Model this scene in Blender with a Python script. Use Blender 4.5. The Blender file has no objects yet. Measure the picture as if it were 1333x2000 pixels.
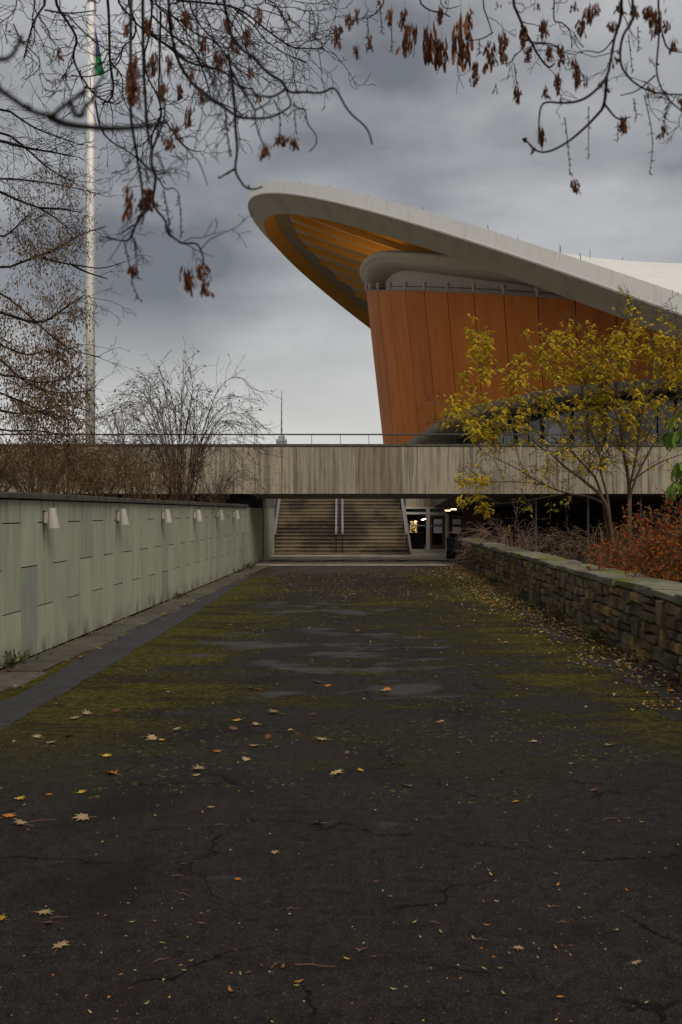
import bpy, math, random
from mathutils import Vector, Matrix
R = random.Random(7)
sc = bpy.context.scene
col = sc.collection
# ------------------------------------------------------------------ camera
F, CX, CY, EYE = 1944.0, 666.5, 1000.0, 2.1          # focal length in photo pixels, centre, eye height
cam_d = bpy.data.cameras.new('camera'); cam = bpy.data.objects.new('camera', cam_d); col.objects.link(cam)
cam.location = (0, 0, EYE); cam.rotation_euler = (math.radians(90), 0, 0)
cam_d.sensor_fit = 'VERTICAL'; cam_d.sensor_height = 36; cam_d.sensor_width = 24; cam_d.lens = 35
cam_d.clip_start = .05; cam_d.clip_end = 6000
cam_d.dof.use_dof = True; cam_d.dof.focus_distance = 26; cam_d.dof.aperture_fstop = 5.6
sc.camera = cam
# ------------------------------------------------------------------ sky
w = bpy.data.worlds.new('World'); sc.world = w; w.use_nodes = True
nt = w.node_tree; nt.nodes.clear(); N = nt.nodes.new; LK = nt.links.new
SUN_EL, SUN_AZ = math.radians(48), math.radians(158)   # azimuth clockwise from +Y: behind the camera, a little to its right
out = N('ShaderNodeOutputWorld'); bg = N('ShaderNodeBackground'); bg.inputs[1].default_value = .1
sky = N('ShaderNodeTexSky'); sky.sky_type = 'NISHITA'; sky.sun_disc = False
sky.sun_elevation = SUN_EL; sky.sun_rotation = SUN_AZ; sky.dust_density = 3
tc = N('ShaderNodeTexCoord'); mp = N('ShaderNodeMapping'); mp.inputs['Scale'].default_value = (1, 1, 2.2); mp.inputs['Location'].default_value = (.9, .3, .35)
LK(tc.outputs['Generated'], mp.inputs[0])
def wn(scale, detail, rough, dist):
    n = N('ShaderNodeTexNoise'); n.inputs['Scale'].default_value = scale; n.inputs['Detail'].default_value = detail
    n.inputs['Roughness'].default_value = rough; n.inputs['Distortion'].default_value = dist; LK(mp.outputs[0], n.inputs['Vector']); return n
n1 = wn(1.7, 2, .45, .2); n2 = wn(4.0, 6, .5, .15)
mx = N('ShaderNodeMix'); mx.inputs[0].default_value = .42; LK(n1.outputs[0], mx.inputs[2]); LK(n2.outputs[0], mx.inputs[3])
rp = N('ShaderNodeValToRGB'); e = rp.color_ramp.elements
e[0].position = .40; e[0].color = (.82, .85, .93, 1); e[1].position = .61; e[1].color = (3.15, 3.15, 3.15, 1)
LK(mx.outputs[0], rp.inputs[0])
sp = N('ShaderNodeSeparateXYZ'); LK(tc.outputs['Generated'], sp.inputs[0])
hr = N('ShaderNodeMapRange'); hr.inputs[1].default_value = .05; hr.inputs[2].default_value = .21; hr.inputs[3].default_value = .85; hr.inputs[4].default_value = 0
LK(sp.outputs[2], hr.inputs[0])
hm = N('ShaderNodeMix'); hm.data_type = 'RGBA'; LK(hr.outputs[0], hm.inputs[0]); LK(rp.outputs[0], hm.inputs[6]); hm.inputs[7].default_value = (4.0, 3.95, 3.75, 1)
cm = N('ShaderNodeMix'); cm.data_type = 'RGBA'; cm.inputs[0].default_value = .95
LK(sky.outputs[0], cm.inputs[6]); LK(hm.outputs[2], cm.inputs[7])
LK(cm.outputs[2], bg.inputs[0]); LK(bg.outputs[0], out.inputs[0])
# ------------------------------------------------------------------ sun behind cloud
sd = bpy.data.lights.new('sun', 'SUN'); sd.energy = 1.15; sd.angle = math.radians(35); sd.color = (1, .95, .88)
sun = bpy.data.objects.new('sun', sd); col.objects.link(sun)
sdir = Vector((math.sin(SUN_AZ) * math.cos(SUN_EL), math.cos(SUN_AZ) * math.cos(SUN_EL), math.sin(SUN_EL)))
sun.rotation_euler = sdir.to_track_quat('Z', 'Y').to_euler()
sc.view_settings.view_transform = 'Standard'; sc.view_settings.look = 'None'; sc.view_settings.exposure = 1.0; sc.view_settings.gamma = 1
sc.cycles.max_bounces = 6; sc.cycles.diffuse_bounces = 3; sc.cycles.glossy_bounces = 2; sc.cycles.transmission_bounces = 5; sc.cycles.transparent_max_bounces = 8; sc.cycles.caustics_reflective = False; sc.cycles.caustics_refractive = False

# ------------------------------------------------------------------ helpers
def P3(px, py, D): return Vector(((px - CX) / F * D, D, EYE - (py - CY) / F * D))
def G3(px, py, z=0.0):
    D = (EYE - z) * F / (py - CY); return Vector(((px - CX) / F * D, D, z))
PSI = .0404                                             # the path runs this much to the right of the view axis
def path(a, s, z=0.0): return Vector((a * math.cos(PSI) + s * math.sin(PSI), -a * math.sin(PSI) + s * math.cos(PSI), z))

class MB:
    def __init__(s): s.v = []; s.f = []; s.m = []
    def face(s, pts, m=0):
        i = len(s.v); s.v += [tuple(p) for p in pts]; s.f.append(tuple(range(i, i + len(pts)))); s.m.append(m)
    def box(s, a, b, m=0, jit=0, bev=0):
        x0, y0, z0 = a; x1, y1, z1 = b
        i = len(s.v)
        pts = [(x0,y0,z0),(x1,y0,z0),(x1,y1,z0),(x0,y1,z0),(x0,y0,z1),(x1,y0,z1),(x1,y1,z1),(x0,y1,z1)]
        if jit: pts = [(x+R.uniform(-jit,jit), y+R.uniform(-jit,jit), z+R.uniform(-jit,jit)) for x,y,z in pts]
        s.v += pts
        for q in ((0,3,2,1),(4,5,6,7),(0,1,5,4),(1,2,6,5),(2,3,7,6),(3,0,4,7)): s.f.append(tuple(i+k for k in q)); s.m.append(m)
    def prism(s, poly, z0, z1, m=0):                    # poly counter-clockwise in plan; z0/z1 numbers or lists
        n = len(poly); i = len(s.v)
        za = z0 if isinstance(z0, (list, tuple)) else [z0]*n; zb = z1 if isinstance(z1, (list, tuple)) else [z1]*n
        s.v += [(p[0],p[1],z) for p,z in zip(poly,za)] + [(p[0],p[1],z) for p,z in zip(poly,zb)]
        s.f.append(tuple(i+k for k in reversed(range(n)))); s.m.append(m)
        s.f.append(tuple(i+n+k for k in range(n))); s.m.append(m)
        for k in range(n):
            l = (k+1) % n; s.f.append((i+k,i+l,i+n+l,i+n+k)); s.m.append(m)
    def grid(s, rows, m=0, closed=False):               # rows of points -> quads
        i = len(s.v); n = len(rows[0])
        for r in rows: s.v += [tuple(p) for p in r]
        for a in range(len(rows)-1):
            for b in range(n if closed else n-1):
                c = (b+1) % n
                s.f.append((i+a*n+b, i+a*n+c, i+(a+1)*n+c, i+(a+1)*n+b)); s.m.append(m)
    def tube(s, pts, rads, n=5, m=0, cap=True):
        pts = [Vector(p) for p in pts]; rows = []; up = None
        for k, p in enumerate(pts):
            t = (pts[min(k+1,len(pts)-1)] - pts[max(k-1,0)])
            t = t.normalized() if t.length > 1e-9 else Vector((0,0,1))
            if up is None: up = t.orthogonal().normalized()
            up = up - t*up.dot(t); up = up.normalized() if up.length > 1e-6 else t.orthogonal().normalized()
            b = t.cross(up); r = rads[k] if isinstance(rads,(list,tuple)) else rads
            rows.append([p + (up*math.cos(2*math.pi*j/n) + b*math.sin(2*math.pi*j/n))*r for j in range(n)])
        i = len(s.v); s.grid(rows, m, True)
        if cap:
            s.f.append(tuple(i+j for j in reversed(range(n)))); s.m.append(m)
            e = i+(len(rows)-1)*n; s.f.append(tuple(e+j for j in range(n))); s.m.append(m)
    def mesh(s, name, mats, smooth=False):
        me = bpy.data.meshes.new(name); me.from_pydata(s.v, [], s.f)
        mats = mats if isinstance(mats,(list,tuple)) else [mats]
        for m in mats: me.materials.append(m)
        if len(mats) > 1: me.polygons.foreach_set('material_index', s.m)
        if smooth: me.polygons.foreach_set('use_smooth', [True]*len(s.f))
        me.update(); return me
    def build(s, name, mats, parent=None, smooth=False, **tags):
        return put(name, s.mesh(name, mats, smooth), parent, **tags)
def put(name, me, parent=None, loc=None, rot=None, scale=None, **tags):
    o = bpy.data.objects.new(name, me); col.objects.link(o)
    if parent is not None: o.parent = parent
    if loc is not None: o.location = loc
    if rot is not None: o.rotation_euler = rot
    if scale is not None: o.scale = scale if isinstance(scale,(tuple,list)) else (scale,)*3
    for k, v in tags.items(): o[k] = v
    return o
def thing(name, label, category, loc=(0,0,0), rotz=0, group=None):
    o = put(name, None, None, loc, (0,0,rotz), None, label=label, category=category)
    if group: o['group'] = group
    return o
def bevel(o, width, seg=2):
    b = o.modifiers.new('edge', 'BEVEL'); b.width = width; b.segments = seg; b.limit_method = 'ANGLE'; return o

# ------------------------------------------------------------------ materials
def nodes(name):
    m = bpy.data.materials.new(name); m.use_nodes = True; t = m.node_tree; t.nodes.clear()
    o = t.nodes.new('ShaderNodeOutputMaterial'); b = t.nodes.new('ShaderNodeBsdfPrincipled'); t.links.new(b.outputs[0], o.inputs[0])
    return m, t, b
class NT:
    def __init__(s, t): s.t = t
    def n(s, typ, **kw):
        x = s.t.nodes.new('ShaderNode'+typ)
        for k, v in kw.items(): setattr(x, k, v)
        return x
    def l(s, a, b): s.t.links.new(a, b)
    def pos(s, scale=(1,1,1), obj=False):
        g = s.n('TexCoord').outputs['Object'] if obj else s.n('NewGeometry').outputs['Position']
        mp = s.n('Mapping'); mp.inputs['Scale'].default_value = scale; s.l(g, mp.inputs[0]); return mp.outputs[0]
    def noise(s, vec, scale, detail=4, rough=.55, dist=0):
        x = s.n('TexNoise'); s.l(vec, x.inputs['Vector']); x.inputs['Scale'].default_value = scale
        x.inputs['Detail'].default_value = detail; x.inputs['Roughness'].default_value = rough; x.inputs['Distortion'].default_value = dist
        return x.outputs[0]
    def ramp(s, fac, lo, hi, a=0., b=1.):
        x = s.n('MapRange'); x.interpolation_type = 'SMOOTHSTEP'; s.l(fac, x.inputs[0])
        x.inputs[1].default_value = lo; x.inputs[2].default_value = hi; x.inputs[3].default_value = a; x.inputs[4].default_value = b; return x.outputs[0]
    def mix(s, fac, a, b):
        x = s.n('Mix', data_type='RGBA')
        for v, i in ((fac,0),(a,6),(b,7)):
            if isinstance(v, (int,float)): x.inputs[i].default_value = v
            elif isinstance(v, tuple): x.inputs[i].default_value = (*v[:3],1)
            else: s.l(v, x.inputs[i])
        return x.outputs[2]
    def math(s, op, a, b=0., clamp=False):
        x = s.n('Math', operation=op); x.use_clamp = clamp
        for v, i in ((a,0),(b,1)):
            if isinstance(v, (int,float)): x.inputs[i].default_value = v
            else: s.l(v, x.inputs[i])
        return x.outputs[0]
    def bump(s, bsdf, h, strength, dist=.02):
        x = s.n('Bump'); x.inputs['Strength'].default_value = strength; x.inputs['Distance'].default_value = dist
        s.l(h, x.inputs['Height']); s.l(x.outputs[0], bsdf.inputs['Normal'])
    def hsv(s, c, v=None, h=None, sat=None):
        x = s.n('HueSaturation'); s.l(c, x.inputs['Color'])
        for q, k in ((v,'Value'),(h,'Hue'),(sat,'Saturation')):
            if q is not None:
                if isinstance(q,(int,float)): x.inputs[k].default_value = q
                else: s.l(q, x.inputs[k])
        return x.outputs[0]
def mat(name, c, rough=.8, layers=(), bump=None, rnd=0, obj=False, metal=0, spec=.4, trans=0):
    """layers: (colour, noise scale, stretch, lo, hi, amount)"""
    m, t, b = nodes(name); q = NT(t); cur = None
    x = q.n('RGB'); x.outputs[0].default_value = (*c,1); cur = x.outputs[0]
    for lc, ns, st, lo, hi, am in layers:
        f = q.ramp(q.noise(q.pos(st, obj), ns, 6, .6), lo, hi, 0, am); cur = q.mix(f, cur, lc)
    if rnd:
        oi = q.n('ObjectInfo'); cur = q.hsv(cur, q.ramp(oi.outputs['Random'], 0, 1, 1-rnd, 1+rnd))
    q.l(cur, b.inputs['Base Color']); b.inputs['Roughness'].default_value = rough; b.inputs['Metallic'].default_value = metal
    b.inputs['Specular IOR Level'].default_value = spec
    if bump: q.bump(b, q.noise(q.pos(bump[3] if len(bump) > 3 else (1,1,1), obj), bump[0], 6, .65), bump[1], bump[2])
    if trans:
        tr = q.n('BsdfTranslucent'); q.l(cur, tr.inputs[0]); ms = q.n('MixShader'); ms.inputs[0].default_value = trans
        o = [z for z in t.nodes if z.type == 'OUTPUT_MATERIAL'][0]
        q.l(b.outputs[0], ms.inputs[1]); q.l(tr.outputs[0], ms.inputs[2]); q.l(ms.outputs[0], o.inputs[0])
    return m
def emit(name, c, s):
    m, t, b = nodes(name); b.inputs['Base Color'].default_value = (*c,1); b.inputs['Emission Color'].default_value = (*c,1); b.inputs['Emission Strength'].default_value = s; return m

def asphalt_mat(name, moss=True, wet=.0, base=(.0170,.0132,.0108)):
    m, t, b = nodes(name); q = NT(t); p = q.pos()
    big = q.noise(p, .35, 4, .55, .4); mid = q.noise(p, 2.2, 5, .6); fine = q.noise(p, 46, 5, .8); grit = q.noise(p, 120, 2, .6); clod = q.noise(p, 11, 6, .7)
    c = q.mix(q.ramp(mid, .35, .7), base, tuple(x*1.5 for x in base)); c = q.mix(q.ramp(clod, .42, .66, 0, .6), c, tuple(x*1.9 for x in base)); c = q.mix(q.ramp(clod, .36, .5, .6, 0), c, tuple(x*.5 for x in base))
    c = q.mix(q.ramp(fine, .55, .70, 0, .75), c, (.050,.043,.037))
    c = q.mix(q.ramp(grit, .62, .70, 0, .95), c, (.17,.152,.135)); c = q.mix(q.ramp(q.noise(p, 34, 2, .5), .66, .73, 0, .8), c, (.085,.075,.065)); c = q.mix(q.ramp(q.noise(p, .55, 4, .6, .8), .5, .68, 0, .55), c, tuple(x*.55 for x in base))
    c = q.mix(q.ramp(fine, .36, .47, .8, 0), c, (.005,.0045,.004))
    c = q.mix(q.ramp(q.noise(p, .9, 5, .6, 1.), .55, .75, 0, .5), c, (.021,.013,.009))
    sx = q.n('SeparateXYZ'); q.l(q.n('NewGeometry').outputs['Position'], sx.inputs[0]); Y = sx.outputs[1]; X = sx.outputs[0]
    # cracks
    wv = q.n('Mix', data_type='VECTOR'); wv.inputs[0].default_value = .30
    q.l(p, wv.inputs[4]); nz = q.n('TexNoise'); nz.inputs['Scale'].default_value = 2.4; nz.inputs['Detail'].default_value = 9; nz.inputs['Roughness'].default_value = .62; q.l(p, nz.inputs['Vector']); q.l(nz.outputs[1], wv.inputs[5])
    vo = q.n('TexVoronoi', feature='DISTANCE_TO_EDGE'); vo.inputs['Scale'].default_value = .85; q.l(wv.outputs[1], vo.inputs['Vector'])
    crack = q.math('MULTIPLY', q.ramp(vo.outputs['Distance'], .0012, .0065, 1, 0), q.ramp(q.noise(p, 1.1, 4), .43, .54))
    v2 = q.n('TexVoronoi', feature='DISTANCE_TO_EDGE'); v2.inputs['Scale'].default_value = 2.6; q.l(wv.outputs[1], v2.inputs['Vector'])
    crack = q.math('MAXIMUM', crack, q.math('MULTIPLY', q.ramp(v2.outputs['Distance'], .002, .012, .8, 0), q.ramp(q.noise(p, .7, 4), .55, .66)))
    c = q.mix(q.math('MULTIPLY', crack, .9), c, (.006,.005,.005))
    acc = None                                              # bare, damp sheets left free by the moss
    for ex_, ey_, rx_, ry_ in ((-.2,15.2,2.6,2.6),(-.6,21.5,1.6,2.0),(.4,11.9,1.6,.9)) if moss else ():
        dx = q.math('DIVIDE', q.math('SUBTRACT', X, ex_), rx_); dy = q.math('DIVIDE', q.math('SUBTRACT', Y, ey_), ry_)
        d_ = q.ramp(q.math('ADD', q.math('MULTIPLY', dx, dx), q.math('MULTIPLY', dy, dy)), 0., 2.2, 1, 0); acc = d_ if acc is None else q.math('MAXIMUM', acc, d_)
    if moss: smooth = q.ramp(q.math('ADD', acc, q.math('MULTIPLY', q.math('SUBTRACT', q.noise(q.pos((.40,.62,1)), 1.9, 8, .62, .3), .55), 7.)), .55, 1.35)
    rough = q.ramp(mid, .3, .7, .68, .86)
    if moss:
        zone = q.math('MULTIPLY', q.ramp(Y, 6.8, 11.5), q.ramp(Y, 31, 35, 1, 0))
        side = q.math('ADD', q.ramp(X, -4.0, -.4, .25, -.05), q.ramp(X, .8, 3.4, -.03, .15))
        mn = q.math('ADD', q.math('ADD', q.noise(q.pos((.40,1.25,1)), 1.5, 7, .66, .3), q.math('MULTIPLY', q.math('SUBTRACT', big, .5), .7)), side)
        f2 = q.noise(p, 26, 5, .75)
        mk = q.math('MULTIPLY', q.ramp(q.math('ADD', mn, q.math('MULTIPLY', q.math('SUBTRACT', f2, .5), .75)), .42, .66), zone)
        mk = q.math('MULTIPLY', mk, q.math('SUBTRACT', 1., q.math('MULTIPLY', smooth, .85)))
        mc = q.mix(q.ramp(q.noise(p, 9, 5, .7), .3, .7), (.029,.025,.005), (.125,.112,.010))
        mc = q.mix(q.ramp(f2, .35, .6, .55, 0), mc, (.013,.010,.006))
        c = q.mix(q.math('MULTIPLY', mk, .92), c, mc)
        rough = q.math('ADD', rough, q.math('MULTIPLY', mk, .2), True)
        c = q.mix(q.math('MULTIPLY', smooth, .55), c, (.040,.038,.038))
        rough = q.math('SUBTRACT', rough, q.math('MULTIPLY', smooth, .30), True)
        far = q.ramp(Y, 32.5, 35.5); rough = q.math('SUBTRACT', rough, q.math('MULTIPLY', far, .42), True)
    if wet: rough = q.math('SUBTRACT', rough, wet, True)
    q.l(c, b.inputs['Base Color']); q.l(rough, b.inputs['Roughness']); b.inputs['Specular IOR Level'].default_value = .30 if not moss else .0
    if moss: q.l(q.math('ADD', q.math('MULTIPLY', far, .3), q.math('ADD', q.math('MULTIPLY', smooth, .2), .10)), b.inputs['Specular IOR Level'])
    hgt = q.math('ADD', q.math('MULTIPLY', fine, 1.), q.math('MULTIPLY', grit, .6)); hgt = q.math('SUBTRACT', hgt, q.math('MULTIPLY', crack, 2.))
    if moss: hgt = q.math('ADD', hgt, q.math('MULTIPLY', mk, q.math('MULTIPLY', f2, 3.)))
    q.bump(b, hgt, .8, .012)
    return m
A_path = asphalt_mat('asphalt_mossy'); A_strip = asphalt_mat('asphalt_smooth', False, .22, (.024,.0235,.0255))
M_soil = mat('soil', (.035,.026,.016), .95, [((.06,.05,.02), 3, (1,1,1), .45, .65, .8)], (12,.8,.05))
def streaks(name, c, dark, light, rnd=.12, warm=None, rough=.85):
    ly = [(dark, 2.2, (3,3,.10), .44, .68, .85), (light, 5, (4,4,.22), .52, .75, .6), (dark, 9, (6,6,.16), .52, .70, .75), (dark, .5, (1,1,1), .5, .75, .45)]
    if warm: ly.insert(2, (warm, 1.1, (2,2,.3), .5, .7, .6))
    return mat(name, c, rough, ly, (14,.35,.012,(3,3,.5)), rnd)
M_conc = streaks('weathered_concrete', (.30,.25,.178), (.075,.056,.037), (.45,.385,.285), .08, (.21,.16,.11))
M_concbr = streaks('brown_concrete', (.245,.185,.125), (.10,.072,.048), (.33,.265,.19), .06)
M_coping = mat('dark_mossy_coping', (.085,.080,.058), .9, [((.035,.033,.022), 3, (1,1,1), .4, .65, .8), ((.055,.065,.018), 8, (1,1,1), .5, .7, .6)], (30,.5,.02))
def slate(name, c, lo_c, hi_c, dk):
    m = mat(name, c, .62, [(lo_c, 1.6, (3,3,.35), .4, .7, .8), (hi_c, 7, (5,5,.3), .52, .75, .55), (dk, 26, (8,8,.3), .56, .74, .5), (dk, .8, (1,1,.6), .55, .8, .5), (dk, 1.3, (4,4,.12), .58, .74, .55), (hi_c, 60, (3,3,.6), .66, .74, .6)], (30,.3,.008,(4,4,.5)), .07)
    t = m.node_tree; q = NT(t); b = [n_ for n_ in t.nodes if n_.type == 'BSDF_PRINCIPLED'][0]; lk = b.inputs['Base Color'].links[0]; src = lk.from_socket
    sx = q.n('SeparateXYZ'); q.l(q.n('NewGeometry').outputs['Position'], sx.inputs[0])
    g_ = q.math('MULTIPLY', q.ramp(sx.outputs[2], 0., .42, 1, 0), q.ramp(q.noise(q.pos((1,1,.6)), 2.6, 6, .65), .42, .66))     # splashed dirt at the foot
    g2 = q.math('MULTIPLY', q.ramp(sx.outputs[2], 1.7, 2.28, 0, 1), q.ramp(q.noise(q.pos((5,5,.15)), 2.2, 5, .6), .50, .66))   # run-off below the coping
    cur = q.mix(q.math('MULTIPLY', g_, .75), src, (.060,.055,.040)); cur = q.mix(q.math('MULTIPLY', g2, .6), cur, (.085,.080,.058)); q.l(cur, b.inputs['Base Color']); return m
M_slate = slate('green_grey_stone', (.40,.40,.275), (.29,.315,.24), (.49,.475,.34), (.20,.20,.145))
M_slateb = slate('blue_green_stone', (.32,.33,.255), (.25,.265,.21), (.38,.38,.29), (.17,.17,.13))
M_dark = mat('joint_and_shade_black', (.012,.011,.010), .95)
M_rim = mat('roof_concrete', (.50,.47,.40), .8, [((.33,.31,.26), 1.2, (1,1,.4), .5, .75, .6), ((.40,.38,.33), 6, (2,2,.4), .55, .75, .5)], (6,.15,.02))
M_edge = mat('white_edge', (.86,.83,.77), .7, [((.66,.63,.56), 1.4, (1.5,1.5,.35), .5, .75, .6), ((.36,.34,.28), 5, (3,3,.22), .60, .72, .7)], (6,.1,.02))
M_white = mat('white_roof_coating', (.62,.60,.55), .7, [((.44,.42,.37), 1.0, (1.5,1.5,.35), .5, .75, .55), ((.30,.28,.24), 5, (3,3,.25), .62, .78, .5)], (6,.1,.02))
M_soff = mat('grey_soffit', (.36,.315,.24), .85, [((.27,.235,.175), .9, (1.2,.5,.6), .45, .7, .7), ((.42,.37,.29), 4, (3,.6,1), .55, .75, .4)], (7,.12,.02))
M_ochre = mat('ochre_soffit', (.78,.44,.10), .75, [((.68,.36,.07), .5, (1,1,1), .4, .7, .6)])
M_ribc = mat('cream_ribs', (.60,.48,.30), .8, [((.50,.40,.25), .8, (1,1,1), .45, .7, .6)])
M_orange = mat('rust_orange_panel', (.56,.165,.016), .72, [((.42,.112,.012), .5, (1.4,1.4,.3), .4, .7, .8), ((.60,.20,.03), 3, (3,3,.2), .58, .8, .4)], (9,.05,.01), .07)
M_collar = mat('pale_collar_concrete', (.58,.52,.43), .85, [((.38,.33,.26), 2, (3,3,.25), .45, .7, .6)])
M_band = mat('grey_band', (.33,.29,.235), .85, [((.20,.175,.135), 2, (3,3,.3), .45, .7, .6)])
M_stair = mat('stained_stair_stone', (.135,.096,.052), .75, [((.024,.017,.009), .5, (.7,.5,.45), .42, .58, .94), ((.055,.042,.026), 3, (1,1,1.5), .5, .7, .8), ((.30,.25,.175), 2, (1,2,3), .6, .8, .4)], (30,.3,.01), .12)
M_tread = mat('pale_tread_stone', (.20,.15,.088), .7, [((.055,.040,.021), .5, (.7,.5,.45), .44, .60, .9), ((.20,.15,.09), 4, (1,1,1), .5, .7, .5)], (30,.3,.01), .12)  # treads in a paler tone than the risers
M_paver = mat('sandy_paver', (.40,.34,.25), .75, [((.22,.18,.125), 2.5, (1,1,1), .45, .7, .8), ((.08,.08,.03), 9, (1,1,1), .6, .75, .6)], (40,.3,.01), .16)
M_slab = mat('mossy_slab', (.080,.070,.048), .8, [((.045,.038,.028), 2.5, (1,1,1), .4, .65, .8), ((.070,.076,.014), 1.6, (1,1,1), .55, .68, .9), ((.14,.12,.09), 40, (1,1,1), .62, .75, .5)], (40,.4,.012), .18)
M_steel = mat('brushed_rail', (.27,.26,.28), .45, [((.2,.19,.2), 3, (1,1,1), .4, .7, .6)], None, 0, False, .5)
M_black = mat('black_metal', (.014,.014,.015), .5)
M_grail = mat('grey_galvanised', (.22,.22,.23), .5, [((.14,.13,.12), 9, (1,1,.4), .45, .7, .6)], None, 0, False, .6)
M_pole = mat('cream_pole_paint', (.74,.71,.63), .45, [((.66,.63,.55), .6, (1,1,.2), .4, .7, .5)])
M_lamp = mat('cream_lamp_enamel', (.37,.34,.285), .45, [((.28,.25,.20), 9, (2,2,.5), .5, .75, .5)])
M_bark = mat('dark_bark', (.015,.0105,.009), .9, [((.026,.018,.013), 14, (1,1,.4), .5, .7, .6)], None, 0, False, 0, .15)
M_barkl = mat('brown_bark', (.075,.046,.022), .85, [((.042,.027,.014), 10, (1,1,.5), .45, .7, .7), ((.08,.07,.04), 4, (1,1,1), .6, .75, .4)])
M_twigr = mat('red_brown_twig', (.055,.026,.015), .8, [((.045,.024,.014), 5, (1,1,1), .45, .65, .6)])
M_twigb = mat('ochre_twig', (.090,.052,.020), .85, [((.05,.03,.012), 5, (1,1,1), .45, .65, .6)])
def leafm(name, c, tr=.35): return mat(name, c, .6, [((c[0]*.6,c[1]*.55,c[2]*.5), 6, (1,1,1), .45, .7, .7)], None, .16, False, 0, .3, tr)
L_samara = leafm('dry_samara', (.21,.065,.013), .45); L_samara2 = leafm('dark_samara', (.10,.032,.010), .4)
L_yel = leafm('yellow_leaf', (.66,.48,.014)); L_yel2 = leafm('deep_yellow_leaf', (.58,.37,.012)); L_yel3 = leafm('green_yellow_leaf', (.46,.40,.03))
L_red = leafm('red_leaf', (.25,.030,.012)); L_or = leafm('orange_leaf', (.32,.085,.012)); L_ol = leafm('olive_leaf', (.13,.10,.016)); L_rust = leafm('rust_leaf', (.17,.060,.014))
L_grn = leafm('green_leaf', (.15,.22,.03)); L_grn2 = leafm('dull_green_leaf', (.080,.090,.022))
L_brn = leafm('dry_brown_leaf', (.155,.088,.032), .2)
L_seed = leafm('dull_seed', (.11,.062,.034), .2)
L_tan = leafm('tan_dead_leaf', (.36,.25,.13), .1); L_fyel = leafm('fallen_yellow', (.50,.31,.035), .1); L_for = leafm('fallen_orange', (.40,.15,.02), .1)
L_fbr = leafm('fallen_brown', (.14,.065,.03), .1); L_lime = leafm('fallen_lime', (.34,.31,.12), .1)

# ================================================================== SETTING: ground, path, beds
def sheet(name, poly, z, m, **kw):
    b = MB(); b.face([(p[0],p[1],z) for p in poly]); return b.build(name, m, None, kind='structure', **kw)
g = sheet('ground', [(-2500,-300),(2500,-300),(2500,4000),(-2500,4000)], -.25, M_soil)
AL = -5.05                                              # the retaining wall's face, metres left of the path axis
def wallx(Y): return 4.2 + .0183 * (Y - 11)             # the stone wall's face
pl = [path(AL+.02, s) for s in (-4, 40)]
poly = [(pl[0].x, pl[0].y), (wallx(-4)+.1, -4), (wallx(39)+.1, 39.0), (pl[1].x, 39.0)]
b = MB(); b.prism(poly, -.2, 0); b.build('asphalt_path', A_path, None, kind='structure')
Lb = [(-60,1412),(0,1371),(39,1357),(90,1326),(156,1286),(187,1268),(234,1243),(273,1221),(343,1186),(390,1161),(449,1132),(496,1108)]
Rb = [(503,1112),(484,1131),(429,1166),(351,1217),(273,1264),(250,1279),(195,1313),(168,1327),(129,1353),(70,1384),(0,1430),(-60,1470)]
def jag(L, seed):
    r = random.Random(seed); o = []
    for i in range(len(L)-1):
        p, n = G3(*L[i]), G3(*L[i+1]); k = max(2, int((n-p).length/.12))
        for j in range(k): q = p.lerp(n, j/k); o.append((q.x + r.gauss(0,.012), q.y + r.gauss(0,.02)))
    q = G3(*L[-1]); o.append((q.x,q.y)); return o
lo, ro = jag(Lb, 1), jag(Rb, 2)
b = MB(); ro.reverse()
n = 200
def resample(L, n):
    ys = [p[1] for p in L]; o = []
    y0, y1 = min(ys), max(ys)
    for i in range(n+1):
        y = y0 + (y1-y0)*i/n
        k = min(range(len(L)-1), key=lambda j: 0 if min(L[j][1],L[j+1][1]) <= y <= max(L[j][1],L[j+1][1]) else 1+abs(L[j][1]-y))
        a, c = L[k], L[k+1]; t = (y-a[1])/(c[1]-a[1]) if abs(c[1]-a[1]) > 1e-6 else 0; t = max(0,min(1,t))
        o.append((a[0]+(c[0]-a[0])*t, y))
    return o
l2, r2 = resample(lo, n), resample(ro, n)
b.grid([[(p[0],p[1],.004),(q[0],q[1],.004)] for p,q in zip(l2,r2)])
b.build('asphalt_strip', A_strip, None, kind='structure')
# slabs between the retaining wall and the smooth strip
strip = put('paver_strip', None, None, (0,0,0), (0,0,-PSI), kind='structure')
s = 8.0
while s < 37.6:
    ln = R.uniform(.85,1.35); wd = R.uniform(.6,.76)
    b = MB(); b.box((AL+.05+R.uniform(0,.03), s+.012, -.02), (AL+wd, s+ln-.012, R.uniform(.012,.03)), 0, .008)
    bevel(b.build('paver', M_slab, strip), .008, 1); s += ln
# raised bed behind the retaining wall, sunken bed behind the stone wall
pb = [path(AL-.25,-6), path(AL-.25,41.0)]
b = MB(); b.prism([(-60,-6),(pb[0].x,-6),(pb[1].x,37.7),(-60,37.7)], -.2, 2.22); b.build('planting_bed', M_soil, None, kind='structure')
# slabs at the foot of the stone wall
M_gut = mat('gutter_slab', (.034,.029,.024), .85, [((.02,.018,.014), 3, (1,1,1), .4, .65, .8), ((.045,.048,.010), 2, (1,1,1), .55, .7, .7)], (30,.5,.01), .2, False, 0, .15)
sl = put('gutter_slab_row', None, None, kind='structure'); y = 9.5
while y < 36:
    ln = R.uniform(.5,.95); wd = R.uniform(.5,.85)
    if R.random() < .6:
        b = MB(); x1 = wallx(y)-.04; b.box((x1-wd, y, -.02), (x1, y+ln-.05, R.uniform(.004,.009)), 0, .004); b.build('slab', M_gut, sl)
    y += ln
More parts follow.
